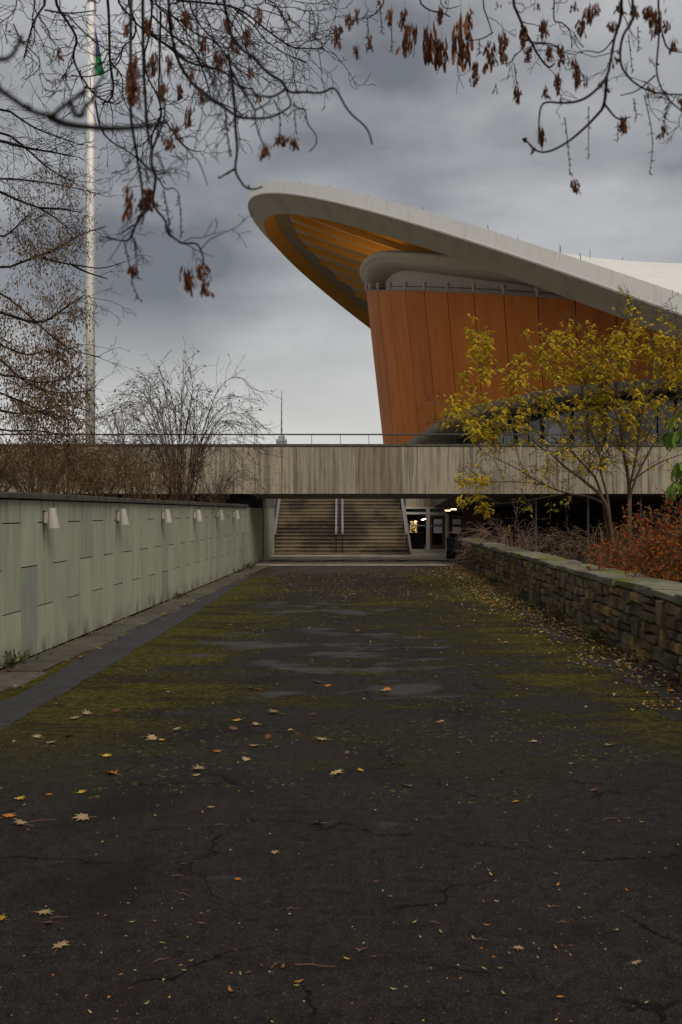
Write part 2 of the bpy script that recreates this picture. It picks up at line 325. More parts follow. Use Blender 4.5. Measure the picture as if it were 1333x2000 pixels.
# forecourt pavers in two levels
fc = put('paved_forecourt', None, None, kind='structure')
b = MB(); b.box((-3.6,39.0,-.2),(5.1,42.1,-.01)); b.box((-3.4,42.1,-.2),(9,51.6,.055)); b.build('paving_bed', M_dark, fc)
ms = {}
for y0, y1, z, rows, x1 in ((39.02,42.06,.012,4,5.0),(42.1,51.6,.085,12,6.9)):
    d = (y1-y0)/rows
    for r in range(rows):
        x = -3.58 + (.3 if r % 2 else 0) + path(AL,(y0+r*d)).x*0
        while x < x1:
            b = MB(); b.box((0,0,-.06),(.74-.018, d-.018, 0), 0, .004)
            o = b.build('paver', M_paver, fc); o.location = (x, y0+r*d, z+R.uniform(-.006,.006)); x += .74

# ================================================================== RETAINING WALL (left)
rw = thing('retaining_wall', 'long green-grey stone clad retaining wall with dark coping beside the path', 'wall', (0,0,0), -PSI)
b = MB(); b.box((AL-.45, 6, -.2), (AL-.03, 46.6, 2.27)); b.build('wall_core', M_dark, rw)
s = 13.77 - .69*9; k = 1
while s < 46.4:
    rows = [(.02,.72),(.72,1.95),(1.95,2.28)] if k % 2 else [(.02,1.32),(1.32,2.28)]
    if s > 19 and k % 2 and R.random() < .35: rows = [(.02,.72),(.72,2.28)] if R.random()<.3 else rows
    for z0, z1 in rows:
        b = MB(); pr = R.uniform(0,.006)
        b.box((AL-.04, s+.004, z0+.004), (AL+pr, s+.686, z1-.013))
        b.build('panel', M_slateb if (abs(s-13.77)<.1 and z0<.1) or R.random()<.02 else M_slate, rw)
    s += .69; k += 1
s = 6.0
while s < 37.0:
    ln = R.uniform(1.6,2.3); e_ = min(s+ln, 37.2)
    b = MB(); b.box((AL-.48, s+.006, 2.285), (AL+.07+R.uniform(-.01,.012), e_-.006, 2.372+R.uniform(-.006,.006)), 0, .003)
    bevel(b.build('coping_slab', M_coping, rw), .008, 1); s = e_
# dark runs below the lamps: thin mineral stains with their own shape
M_stain = mat('water_stain', (.030,.028,.024), .9)
mt, tt, bb = nodes('water_stain_fade'); q = NT(tt); bb.inputs['Base Color'].default_value = (.022,.020,.018,1); bb.inputs['Roughness'].default_value = .9
co = q.n('TexCoord').outputs['Object']; sx = q.n('SeparateXYZ'); q.l(co, sx.inputs[0])
fa = q.math('MULTIPLY', q.ramp(q.math('ABSOLUTE', sx.outputs[1]), .0, .06, 1, 0), q.ramp(sx.outputs[2], -.5, -.02, 0, .85))
fa = q.math('MULTIPLY', fa, q.ramp(q.noise(q.pos((1,1,.3)), 14), .3, .6)); q.l(fa, bb.inputs['Alpha'])
LAMPS = [14.7, 18.8, 22.7, 26.6, 30.35, 33.7]
ordn = ['first','second','third','fourth','fifth','last']
def lathe_skew(b, z0, z1, r0, r1, inner=False):
    rows = []
    for k in range(5):
        t = k/4; r = r0+(r1-r0)*t; z = z0+(z1-z0)*t
        rows.append([(r + r*math.cos(2*math.pi*j/20), r*math.sin(2*math.pi*j/20), z) for j in range(20)])
    b.grid(rows, 0, True); return rows
for i, s in enumerate(LAMPS):
    p = path(AL, s)
    t = thing('wall_lamp', 'cream conical wall lamp, %s along the green wall counting towards the footbridge' % ordn[i] if i < 5 else 'cream conical wall lamp on the green wall closest to the footbridge', 'lamp', (p.x,p.y,1.86), -PSI, 'lamps along the retaining wall')
    b = MB(); rows = lathe_skew(b, .30, 0, .056, .088); b.face(rows[0][::-1]); lathe_skew(b, .29, .001, .051, .083)
    o = b.build('lamp_shade', M_lamp, t, True); o.location = (.075,0,0)
    b = MB(); b.box((.004,-.022,.07),(.085,.022,.235)); bevel(b.build('bracket', M_lamp, t), .006, 1)
    b = MB(); b.box((.001,-.04,.05),(.014,.04,.26)); b.build('back_plate', M_black, t)
    b = MB(); b.face([(.0085,-.07,-.5),(.0085,.07,-.5),(.0085,.07,.1),(.0085,-.07,.1)]); o = b.build('stain', mt, rw); o.location = (AL, s, 1.9)

# ================================================================== STONE WALL (right)
st = thing('stone_wall', 'low mossy rubble stone wall with flat coping slabs along the path', 'wall')
ang = math.atan(.0183); wo = Vector((wallx(-3), -3, 0)); st.location = wo; st.rotation_euler = (0,0,-ang)
WL = 44.0
b = MB(); b.box((.06,0,-.2),(.58,WL-.06,.96)); b.build('mortar_core', mat('dark_mortar', (.020,.017,.012), .95), st)
def stone_mat(nm, c, m=.5):
    return mat(nm, c, .85, [((c[0]*.45,c[1]*.42,c[2]*.4), 4, (1,1,1), .4, .65, .85), ((.085,.080,.015), 2.2, (1,1,1), .5, .66, m), ((c[0]*1.5,c[1]*1.4,c[2]*1.2), 18, (1,1,1), .58, .75, .5)], (26,.8,.02), .22)
SM = [stone_mat('stone_grey', (.185,.152,.095)), stone_mat('stone_dark', (.12,.095,.062)), stone_mat('stone_ochre', (.27,.175,.06)), stone_mat('stone_brown', (.20,.125,.07)), stone_mat('stone_olive', (.14,.112,.06), .7)]
def stone(L, H):
    b = MB(); j = lambda a: R.uniform(-a,a); d = R.uniform(.005,.075); iy, iz = min(.014,L*.08), min(.012,H*.09)
    o_ = [(.08,0,0),(.08,L,0),(.08,L,H),(.08,0,H)]
    J = .022; m_ = [(.012+j(.01),0+j(J),0+j(J)),(.012+j(.01),L+j(J),j(J)),(.012+j(.01),L+j(J),H+j(J)),(.012+j(.01),j(J),H+j(J))]
    f_ = [(-d+j(.012),iy+abs(j(.02)),iz+abs(j(.015))),(-d+j(.012),L-iy-abs(j(.02)),iz+abs(j(.015))),(-d+j(.012),L-iy-abs(j(.02)),H-iz-abs(j(.015))),(-d+j(.012),iy+abs(j(.02)),H-iz-abs(j(.015)))]
    b.grid([o_,m_,f_],0,True)
    c = (-d-.004+j(.012), L*.5+j(L*.2), H*.5+j(H*.2))
    i = len(b.v); b.v.append(c)
    for k in range(4): b.f.append((8+k, 8+(k+1)%4, i)); b.m.append(0)
    return b
stones = []
zs = [-.03]
while zs[-1] < .62: zs.append(zs[-1]+R.uniform(.27,.40))
zs[-1] = .955
for z, zn in zip(zs[:-1], zs[1:]):
    H = zn-z; y = R.uniform(-.2,0)
    while y < WL:
        L = R.uniform(.30,.62); m_ = R.random(); h1 = H*R.uniform(.38,.62); h2 = H*R.uniform(.38,.62); c_ = L*R.uniform(.35,.65)
        if m_ < .36: stones += [(y,z,L,h1),(y,z+h1,L,H-h1)]
        elif m_ < .62: stones += [(y,z,c_,h1),(y,z+h1,c_,H-h1),(y+c_,z,L-c_,h2),(y+c_,z+h2,L-c_,H-h2)]
        elif m_ < .78: stones += [(y,z,L*.62,H),(y+L*.62,z,L*.38,h1),(y+L*.62,z+h1,L*.38,H-h1)]
        elif m_ < .9: stones += [(y,z,c_,h1),(y+c_,z,L-c_,h1),(y,z+h1,L,H-h1)]
        else: stones += [(y,z,L,H*.36),(y,z+H*.36,L,H*.3),(y,z+H*.66,L,H*.34)]
        y += L
big = sorted(stones, key=lambda q_: -(q_[2]*q_[3])/((q_[0]-3)**2) if q_[0] > 14.6 else 0)
own = set(map(id, big[:298])); rest = MB()
for q_ in stones:
    y, z, L, H = q_; bs = stone(L-.016, H-.016); mi = R.choices(range(5), (5,4,3,4,2))[0]
    if id(q_) in own:
        o = bs.build('stone', SM[mi], st); o.location = (0,y,z)
    else:
        i = len(rest.v); rest.v += [(v[0],v[1]+y,v[2]+z) for v in bs.v]; rest.f += [tuple(i+k for k in f_) for f_ in bs.f]; rest.m += [mi]*len(bs.f)
rest.build('far_masonry', SM, st, kind='stuff')
b = MB()                                                   # end face of the wall
for k in range(5): b.box((-.01,WL-.08,k*.19),(.28,WL-.01,k*.19+.18),0,.012); b.box((.3,WL-.08,k*.19),(.6,WL-.01,k*.19+.18),0,.012)
b.build('end_masonry', SM[3], st, kind='stuff')
y = 0.0
M_cope = mat('lichen_coping', (.155,.140,.092), .85, [((.065,.057,.038), 2.5, (1,1,1), .45, .65, .8), ((.105,.108,.014), .9, (1,1,1), .50, .58, .95), ((.21,.20,.15), 9, (1,1,1), .58, .72, .5)], (30,.5,.015), .16)
while y < WL:
    ln = min(R.uniform(.6,1.15), WL-y+.05)
    b = MB(); b.box((-.05-R.uniform(0,.03), y+.008, .955), (.66+R.uniform(-.02,.02), y+ln-.008, 1.055+R.uniform(-.02,.022)), 0, .02)
    bevel(b.build('coping_slab', M_cope, st), .016, 2); y += ln

# ================================================================== FOOTBRIDGE
BF, BB = 37.6, 42.3
ZT, ZB = 4.67, 2.79
br = thing('footbridge', 'weathered board-marked concrete footbridge spanning over the path with thin black railing', 'bridge', (0,BF,0))
b = MB()
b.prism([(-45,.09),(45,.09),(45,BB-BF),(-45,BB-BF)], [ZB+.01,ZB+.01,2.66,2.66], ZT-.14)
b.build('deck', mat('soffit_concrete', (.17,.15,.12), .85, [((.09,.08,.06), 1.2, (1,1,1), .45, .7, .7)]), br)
ed = [-340,-148,-28,93,215,336,458,579,701.5,784,906,1028,1150,1272,1394,1515,1700]
xs = [(e_-CX)/F*BF for e_ in ed]; xs = [-45+i*2.35 for i in range(11)] + [x for x in xs if x > -20] 
xs += [xs[-1]+2.35*i for i in range(1,9)]
for i in range(len(xs)-1):
    bm_ = M_concbr if abs(xs[i]-(701.5-CX)/F*BF) < .05 else M_conc
    b = MB(); b.box((xs[i]+.007,0,ZB),(xs[i+1]-.007,.085,ZT-.10)); b.build('fascia_panel', bm_, br)
b = MB(); b.box((-45,-.03,ZT-.095),(45,.5,ZT)); bevel(b.build('coping', M_coping, br), .01, 1)
b = MB(); b.box((-45,4.2,ZB),(45,4.69,ZT-.02)); b.build('rear_parapet', M_conc, br)
b = MB(); b.tube([(-45,.22,5.045),(45,.22,5.045)], .028, 8); b.build('handrail', M_black, br)
me = MB(); me.tube([(0,.22,ZT-.01),(0,.22,5.03)], .011, 6); me = me.mesh('post', M_black)
for i in range(-16,17):
    put('post', me, br, ((609-CX)/F*BF + i*1.085, 0, 0))
b = MB(); p = path(AL,39.9); b.box((-6.6,.5,2.28),(p.x-.06,4.6,2.7)); b.build('gap_shade_block', M_dark, br)  # near-black block paints in the shade of the gap under the deck
# thin steel posts under the bridge, right of the stone wall
for px in (1047,1149,1252,1330):
    x = (px-CX)/F*40.5; b = MB(); b.tube([(0,0,-.25),(0,0,2.70)], .045, 8); b.box((-.1,-.1,-.25),(.1,.1,-.2))
    b.build('steel_post', M_grail, None, label='slim grey steel post holding up the footbridge beyond the stone wall', category='post', group='posts under the footbridge').location = (x,40.5,0)

# ================================================================== UPPER TERRACE (podium) and stairs
TZ = 4.5
SB, SR, ST = 46.9, .171, .37
SXL, SXR = -3.29, 3.22
b = MB(); ne = 26; ye = SB+ST*ne
b.prism([(-70,42.31),(SXL-.02,42.31),(SXL-.02,170),(-70,170)], -.2, TZ)
b.prism([(SXL-.02,ye),(SXR+.14,ye),(SXR+.14,170),(SXL-.02,170)], -.2, TZ)
b.prism([(SXR+.14,51.9),(60,51.9),(60,170),(SXR+.14,170)], 2.62, TZ)
b.prism([(4.55,42.31),(60,42.31),(60,51.88),(4.85,51.88)], [2.66,2.66,2.37,2.37], TZ)
b.prism([(9,51.9),(60,51.9),(60,170),(9,170)], -.2, 2.61)
b.prism([(SXR+.14,69),(9,69),(9,170),(SXR+.14,170)], -.2, 2.61)
b.prism([(SXR+.02,SB),(SXR+.13,SB),(SXR+.13,ye+.5),(SXR+.02,ye+.5)], -.2, [.25,.25,TZ+.2,TZ+.2])
b.build('upper_terrace', mat('terrace_concrete', (.18,.155,.12), .85, [((.09,.075,.055), 1.5, (2,2,.4), .45, .7, .7)]), None, kind='structure')
lint = [3.36+i*1.3 for i in range(12)]
stc = thing('staircase', 'wide stone staircase with dark water stains rising under the footbridge', 'staircase', (0,SB,0))
for i in range(ne):
    off = R.uniform(-.25,.25) + (-.9 if i < 6 else -.6)
    off2 = 1.75 + R.uniform(-.1,.1)
    cuts = [SXL, -1.95+R.uniform(-.12,.12)*1, off2-.05, SXR]
    for a_, c_ in zip(cuts[:-1], cuts[1:]):
        b = MB(); zt = (i+1)*SR+R.uniform(-.004,.004)
        b.box((a_+.004, i*ST-.025+R.uniform(-.006,.006), zt-.055), (c_-.004, i*ST+ST+.02, zt))
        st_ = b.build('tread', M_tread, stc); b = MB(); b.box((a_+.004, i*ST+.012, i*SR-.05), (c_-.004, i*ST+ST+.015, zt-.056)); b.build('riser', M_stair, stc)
def rail(xc, name, legs=True, w=.16):
    b = MB(); sl_ = SR/ST
    y0, y1 = .75*0+ .1, 9.6
    pts = lambda y, dz: (y, y*sl_+SR+dz)
    (ya, za), (yb, zb) = pts(y0,.92), pts(y1,.92)
    b.face([(xc-w/2,ya,za),(xc+w/2,ya,za),(xc+w/2,yb,zb),(xc-w/2,yb,zb)]); 
    b.face([(xc-w/2,ya,za-.09),(xc-w/2,yb,zb-.09),(xc+w/2,yb,zb-.09),(xc+w/2,ya,za-.09)])
    b.face([(xc-w/2,ya,za-.09),(xc+w/2,ya,za-.09),(xc+w/2,ya,za),(xc-w/2,ya,za)])
    b.face([(xc-w/2,ya,za),(xc-w/2,yb,zb),(xc-w/2,yb,zb-.09),(xc-w/2,ya,za-.09)]); b.face([(xc+w/2,ya,za),(xc+w/2,ya,za-.09),(xc+w/2,yb,zb-.09),(xc+w/2,yb,zb)])
    o = b.build('handrail', M_steel, stc)
    if legs:
        for k in range(5):
            y = y0+.06+k*2.3; yy, zz = pts(y,.84); b = MB(); b.box((xc-.03,y-.03,zz-.95),(xc+.03,y+.03,zz)); b.build('rail_post', M_black, o)
    else:
        for k in range(5):
            y = y0+.2+k*2.1; yy, zz = pts(y,.80); b = MB(); b.tube([(xc,y,zz+.04),(xc,y,zz-.05),(xc-.16,y,zz-.05)], .018, 6); b.build('rail_bracket', M_black, o)
for x, l_ in ((SXL+.16,False),((657-CX)/F*47+.0,True),((669.5-CX)/F*47,True),(SXR-.12,True)): rail(x, 'r', l_, .1 if abs(x) < 1 else .13)

# ================================================================== ENTRANCE under the terrace
YD = 51.7
en = thing('glazed_entrance', 'glazed entrance with pale frame and brown doors beside the staircase', 'entrance', (0,YD,0))
M_frame = mat('cream_frame', (.50,.47,.38), .5); M_wood = mat('dark_timber', (.10,.045,.018), .5, [((.05,.022,.01), 3, (2,2,.2), .4, .7, .8)])
mg, tg, bgl = nodes('glass'); bgl.inputs['Base Color'].default_value = (.8,.85,.85,1); bgl.inputs['Roughness'].default_value = .03; bgl.inputs['Transmission Weight'].default_value = 1; bgl.inputs['IOR'].default_value = 1.15
M_glass = mg
def eb(name, a, c, m, par=en): b = MB(); b.box(a, c); return b.build(name, m, par)
X = lambda px: (px-CX)/F*YD
for i in range(len(lint)-1): eb('lintel_panel', (lint[i]+.005,.05,2.36), (lint[i+1]-.005,.19,4.48), M_conc)
eb('sill', (3.37,-.02,.085), (X(872),.1,.16), M_frame)
eb('mullion', (X(832.5),-.06,.1), (X(840),.1,2.34), M_frame); eb('transom', (3.37,-.03,1.98), (X(832.4),.07,2.10), M_frame)
eb('transom', (X(840.1),-.03,1.93), (X(872),.07,2.10), M_frame)
eb('head_rail', (3.37,-.03,2.27), (X(905),.06,2.355), M_frame)
eb('mullion', (X(870),-.05,.1), (X(876),.08,2.0), M_frame)
d1 = eb('door', (X(840.5),.0,.17), (X(844.5),.06,1.92), M_wood); d1['label'] = 'brown timber framed glass door with paper notices'
eb('stile', (X(864.5),0,.17), (X(869.7),.06,1.92), M_wood, d1); eb('rail', (X(844.6),0,.17), (X(864.4),.06,.33), M_wood, d1); eb('rail', (X(844.6),0,1.86), (X(864.4),.06,1.92), M_wood, d1)
eb('pane', (X(844.6),.02,.34), (X(864.4),.035,1.85), M_glass, d1)
d2 = eb('door', (X(876.2),.0,.1), (X(879.5),.06,1.92), M_wood); eb('stile', (X(901),0,.1), (X(905),.06,1.92), M_wood, d2); eb('pane', (X(879.6),.02,.1), (X(900.9),.035,1.9), M_glass, d2); eb('rail', (X(879.6),0,1.905), (X(900.9),.06,1.96), M_wood, d2)
eb('pane', (3.37,.0,.17), (X(832.4),.015,1.97), M_glass); eb('pane', (3.37,.0,2.11), (X(832.4),.015,2.26), M_glass); eb('pane', (X(840.1),.0,2.11), (X(905),.015,2.26), M_glass)
eb('side_wall', (X(905.2),-.02,.0), (X(945),.12,2.36), M_wood); eb('side_wall', (X(945)+.01,0,-.2), (16,.12,2.36), M_dark)  # second wall is near-black: undercroft shade put into its colour
M_paper = mat('paper', (.62,.65,.68), .8, [((.25,.27,.30), 60, (1,1,.35), .56, .6, .8)])
for px, z0, z1, nm in ((847.5,1.46,1.73,'notice'),(847.5,1.0,1.33,'notice'),(884,1.46,1.72,'notice'),(884,1.0,1.33,'notice')):
    o = eb(nm, (X(px),-.012,z0), (X(px+16.5),-.008,z1), M_paper, d1 if px < 870 else d2)
dm = mat('white_dot', (.6,.6,.58), .6)
for k in range(14):
    px = 804+k*4.9
    if 831 < px < 842 or 863 < px: continue
    b = MB(); c_ = Vector((X(px),-.006,1.395)); b.face([c_+Vector((.035*math.cos(a_*math.pi/5),0,.035*math.sin(a_*math.pi/5))) for a_ in range(10)]); b.build('safety_dot', dm, en)
# lobby behind the glass
lob = thing('lobby', 'dim wood lined lobby with ceiling lamps seen through the entrance glass', 'lobby', (0,YD,0))
M_lobw = mat('lobby_wood', (.16,.075,.03), .6, [((.08,.035,.015), 2, (3,3,.2), .4, .7, .7)])
eb('floor', (3.4,.2,-.1), (8.9,17.2,.09), mat('lobby_floor', (.06,.045,.035), .4), lob); eb('ceiling', (3.4,.2,2.5), (8.9,17.2,2.6), M_lobw, lob)
eb('rear_wall', (3.4,16.8,.1), (8.9,17.2,2.49), M_lobw, lob); eb('side_wall', (8.7,.2,.1), (8.9,16.7,2.49), M_lobw, lob); eb('side_wall', (3.37,.2,.1), (3.45,16.7,2.49), M_lobw, lob)
eb('counter', (3.7,3.2,.1), (4.6,4.0,.95), mat('black_counter', (.015,.012,.012), .4), lob)
EW = emit('warm_bulb', (1,.62,.28), 11.)
def disc(name, c, r, m, par, label=None):
    b = MB(); b.tube([(0,0,0),(0,0,.03)], r, 14); o = b.build(name, m, par); o.location = c; return o
for px, py, D in ((875,997.6,57),(886.5,995.4,54.5),(899,993.5,54),(821,993.3,53.5)):
    p = P3(px,py,D); z_ = min(p.z, 2.42); disc('ceiling_lamp', (p.x, D-YD, z_), .15 if 870 < px < 890 else .07, EW, lob)
    b = MB(); b.tube([(p.x, D-YD, z_+.03),(p.x, D-YD, 2.5)], .015, 5); b.build('lamp_stem', M_black, lob)
for px, py, D in ((826,1015.5,60),(830,1014,62),(812,1019,64)):
    p = P3(px,py,D); disc('ceiling_lamp', (p.x, D-YD, p.z), .09, EW, lob); b = MB(); b.tube([(p.x, D-YD, p.z+.03),(p.x, D-YD, 2.5)], .012, 5); b.build('lamp_stem', M_black, lob)
cab = eb('display_cabinet', (P3(801,0,66).x, 13.8, .7), (P3(817,0,66).x, 14.2, 1.55), M_wood, lob)
mc, tcn, bc = nodes('lit_shelves'); q = NT(tcn); f_ = q.ramp(q.noise(q.pos((1,1,1)), 7, 4), .42, .66); bc.inputs['Base Color'].default_value = (.3,.2,.08,1)
q.l(q.mix(f_, (.02,.008,.002), (1,.66,.25)), bc.inputs['Emission Color']); bc.inputs['Emission Strength'].default_value = .55
eb('lit_shelf', (P3(802,0,65).x, 13.76, .75), (P3(816,0,65).x, 13.79, 1.5), mc, cab)
# litter bin in front of the stone wall's end
lb = thing('litter_bin', 'dark blue-grey litter bin standing by the end of the stone wall', 'bin', (P3(882,0,42.6).x,42.6,.08))
b = MB(); rows = []
for z_, r_ in ((.34,.17),(.36,.20),(.9,.225),(.92,.235),(.95,.235),(.95,.19),(.5,.18)): rows.append([(r_*math.cos(j*math.pi/9), r_*math.sin(j*math.pi/9), z_) for j in range(18)])
b.grid(rows,0,True); b.build('bin_body', mat('bin_blue', (.045,.055,.075), .5), lb, True)
b = MB(); b.tube([(0,0,.36),(0,0,.38)], .19, 14); b.build('bin_base', M_black, lb)
b = MB(); b.box((-.2,-.12,0),(.25,.2,.33)); bevel(b.build('plinth', M_dark, lb), .01)
b = MB(); b.tube([(.24,.1,0),(.24,.1,1.0)], .03, 8); b.build('bin_post', M_black, lb)

# ================================================================== HALL: the shell roof and the orange drum
K = 1.2
TH, PW = .14375827, 1.98710455
EYv = Vector((math.sin(TH), math.cos(TH), 0)); EXv = Vector((math.cos(TH), -math.sin(TH), 0)); EZ = Vector((0,0,1))
aL, aH, aW = 35.59195, 22.23257, 51.53405
Vv = (-EXv*aL + EZ*aH); vl = Vv.length; Vn = Vv/vl; Nn = Vn.cross(EYv)
if Nn.z < 0: Nn = -Nn
OFF = [(0,0),(-.3316,-.77186),(-2.14581,-1.29451),(-2.49039,-.12388),(-3.69488,.62144)]
C0v = Vector((28.0012,85,6.33284))
def arch(k, s):
    o, m = OFF[k]; g_ = 1-abs(s)**PW
    p = C0v + EYv*((aW+o)*s) + Vn*((vl+o)*g_) + Nn*m
    return Vector((p.x*K, p.y*K, EYE+(p.z-EYE)*K))
hall = thing('assembly_hall', 'hall with white sweeping shell roof over rust orange curved drum', 'building')
SS = [-.99+1.98*i/160 for i in range(161)]
def rimstrip(name, k0, k1, m, s0=-.99, s1=.99):
    b = MB(); S_ = [s0+(s1-s0)*i/160 for i in range(161)]
    b.grid([[arch(k0,s), arch(k1,s)] for s in S_]); return b.build(name, m, hall, True)
rimstrip('roof_edge', 0, 1, M_edge); rimstrip('edge_soffit', 1, 2, M_soff); rimstrip('inner_edge', 2, 3, M_ochre); rimstrip('soffit_margin', 3, 4, M_ribc if False else M_soff)
b = MB()                                               # thin drip lip under the white edge
for s0, s1 in zip(SS[:-1], SS[1:]): pass
b.grid([[arch(1,s)+Nn*.02+ (arch(0,s)-arch(2,s)).normalized()*0, arch(1,s)+Vector((0,0,-.06))+(arch(1,s)-arch(2,s)).normalized()*.10, arch(1,s)+Nn*.12+(arch(1,s)-arch(2,s)).normalized()*.10] for s in SS]); b.build('drip_edge', M_edge, hall, True)
def shell(s, t, dz=0):                                  # t: 0 at the arch, 1 at the middle line, 2 at the other arch
    p0 = arch(0, s); g_ = 1-abs(s)**PW
    mid = C0v + EYv*(aW*s); mid.z = 6.33 + 14.2*g_; mid = Vector((mid.x*K, mid.y*K, EYE+(mid.z-EYE)*K))
    u = 1-abs(1-t); f_ = 1-(1-u)**2
    xy = p0.lerp(mid, u) if t <= 1 else None
    if t > 1: d_ = (mid-p0); d_.z = 0; xy = mid + d_*(1-u)
    return Vector((xy.x, xy.y, p0.z+(mid.z-p0.z)*f_+dz))
b = MB(); b.grid([[shell(s, j/14) for j in range(29)] for s in SS]); b.build('roof_shell', M_white, hall, True)
# ribbed ceiling
RS = .45
def ceil(s, d, dz=0):
    p = arch(4, s); return p + EXv*d + EZ*(-RS*d + .005*d*d + dz)
ds = .0815; s0 = -.015-ds*7
for i in range(15):
    a_, c_ = s0+i*ds, s0+(i+1)*ds
    b = MB(); DL = [0,2,5,9,14,20,27]; dr = .62
    lowr = [ceil(a_, d, -dr) for d in DL]; up = [ceil(c_, d) for d in DL]; top = [ceil(a_, d, .02) for d in DL]
    rows = []
    for j in range(6):
        t = j/5; rows.append([l_.lerp(u_, t) + EZ*(.22*math.sin(math.pi*t)) for l_, u_ in zip(lowr, up)])
    b.grid(rows, 0); b.grid([top, lowr], 1)
    e_ = [r[0] for r in rows]; m0, m1 = arch(4,a_), arch(4,c_); b.face([m0]+e_[:]+[m1] if False else [m0]+e_, 1)
    b.build('ceiling_rib', [M_ribc, M_ochre], hall)
# drum in plan: superellipse
Xd, Yd, da, db, dn = 33.09, 85., 31.08, 27.98, 1.72
exd = Vector((math.cos(TH),-math.sin(TH),0)); eyd = Vector((math.sin(TH),math.cos(TH),0))
PL = []
for i in range(2401):
    T_ = 2*math.pi*i/2400; c_, s_ = math.cos(T_), math.sin(T_)
    PL.append(Vector((Xd,Yd,0)) + exd*(da*math.copysign(abs(c_)**(2/dn),c_)) + eyd*(db*math.copysign(abs(s_)**(2/dn),s_)))
i0 = min((i for i in range(600,1800)), key=lambda i: PL[i].x/PL[i].y)
arc = [0.]
for i in range(1,2401): arc.append(arc[-1]+(PL[i]-PL[i-1]).length)
A0 = arc[i0]
def plan(sv):
    a_ = A0+sv
    lo_, hi_ = 0, 2400
    while hi_-lo_ > 1:
        m_ = (lo_+hi_)//2
        if arc[m_] <= a_: lo_ = m_
        else: hi_ = m_
    t = (a_-arc[lo_])/(arc[hi_]-arc[lo_]); p = PL[lo_].lerp(PL[hi_], t)
    i1, i2 = max(0,lo_-6), min(2400,lo_+7); tg = (PL[i2]-PL[i1]).normalized(); nr = Vector((tg.y,-tg.x,0))
    if nr.dot(p-Vector((Xd,Yd,0))) < 0: nr = -nr
    return p, nr
PWD = 2.74; PH0 = 3.39
def ztop(sv): return max(13.2, 20.9-.207*(sv-3.39)) if sv > -3 else 22.2+.05*(sv+3)
ZBL = [(-40,5.0),(-2,5.4),(3.39,6.4),(6.1,6.9),(8.9,7.45),(11.6,8.05),(14.35,8.75),(17.1,9.35),(19.8,9.72),(22.6,9.97),(25.3,10.2),(28,10.35),(60,10.4)]
def zbot(sv):
    for (a_,za),(c_,zc) in zip(ZBL[:-1],ZBL[1:]):
        if a_ <= sv <= c_: return za+(zc-za)*(sv-a_)/(c_-a_)
    return ZBL[-1][1]
LEAN = .112
def drum(sv, z, off=0): 
    p, nr = plan(sv); q_ = p + nr*(off-LEAN*(ztop(sv)-z)); return Vector((q_.x,q_.y,z))
for k in range(-6, 17):
    a_, c_ = PH0+PWD*k, PH0+PWD*(k+1); b = MB(); rows = []
    for j in range(5):
        sv = a_+.035+(c_-a_-.07)*j/4; zt_, zb_ = ztop(sv), zbot(sv)
        rows.append([drum(sv, zb_+(zt_-zb_)*h_/4) for h_ in range(5)])
    b.grid(rows); e0 = [drum(a_+.035, zbot(a_)+(ztop(a_)-zbot(a_))*h_/4, -.12) for h_ in range(5)]; e1 = [drum(c_-.035, zbot(c_)+(ztop(c_)-zbot(c_))*h_/4, -.12) for h_ in range(5)]
    b.grid([e0, rows[0]]); b.grid([rows[-1], e1]); b.grid([[r[4] for r in rows],[drum(a_+.035+(c_-a_-.07)*j/4, ztop(a_+.035+(c_-a_-.07)*j/4), -.5) for j in range(5)]])
    b.build('wall_panel', M_orange, hall)
SV = [PH0-PWD*6+PWD*23*i/140 for i in range(141)]
b = MB(); b.grid([[drum(sv, zbot(sv)+(ztop(sv)-zbot(sv)-.05)*h_/3, -.1) for h_ in range(4)] for sv in SV]); b.build('panel_backing', mat('panel_joint', (.10,.06,.035), .8), hall)
b = MB(); b.grid([[drum(sv, zbot(sv)+.02, .12), drum(sv, zbot(sv)-.62, .06), drum(sv, zbot(sv)-.5, -3.2), drum(sv, zbot(sv)-.2, -6)] for sv in SV]); b.grid([[drum(sv, zbot(sv)+.02, .12), drum(sv, zbot(sv)+.05, -.2)] for sv in SV]); b.build('drum_base_band', M_band, hall, True)
b = MB(); b.grid([[drum(sv, ztop(sv)+.01, .03), drum(sv, ztop(sv)+.10, .03), drum(sv, ztop(sv)+.10, -2.2)] for sv in SV]); b.build('drum_cap', M_band, hall)
def hcol(sv):
    if sv > 9: return max(.9, 2.72-.062*(sv-9))
    if sv > 1: return 1.72+1.0*math.sin(math.pi/2*(sv-1)/8)
    return max(.3, 1.72-.26*(1-sv))
b = MB(); b.grid([[drum(sv, ztop(sv)+.05, -1.75), drum(sv, ztop(sv)+hcol(sv)-.3, -1.75)] for sv in SV]); b.build('collar_wall', M_collar, hall, True)
prof = ((-1.8,-.95),(-.9,-.78),(-.2,-.5),(.10,-.26),(.16,-.12),(.30,-.06),(.39,.10),(.38,.28),(.28,.40),(.0,.48),(-.6,.54),(-5,.8),(-9,1.0))
b = MB(); b.grid([[drum(sv, ztop(sv)+hcol(sv)+z_, o_) for o_, z_ in prof] for sv in SV]); b.build('collar_slab', M_collar, hall, True)
for k in range(-4, 13):                                 # small cone lamps on the drum's rim, one per joint
    sv = PH0+PWD*k; p, nr = plan(sv); z_ = ztop(sv); b = MB(); base = drum(sv, z_+.05, -.02)
    b.tube([base, base+EZ*.06, base+EZ*.5, base+EZ*.62+nr*.05], [.05,.07,.20,.17], 10); b.build('cone_lamp', M_rim, hall, True)
b = MB(); b.tube([drum(sv, ztop(sv)+.42, -.8) for sv in SV], .03, 5); b.build('rim_cable', M_black, hall)
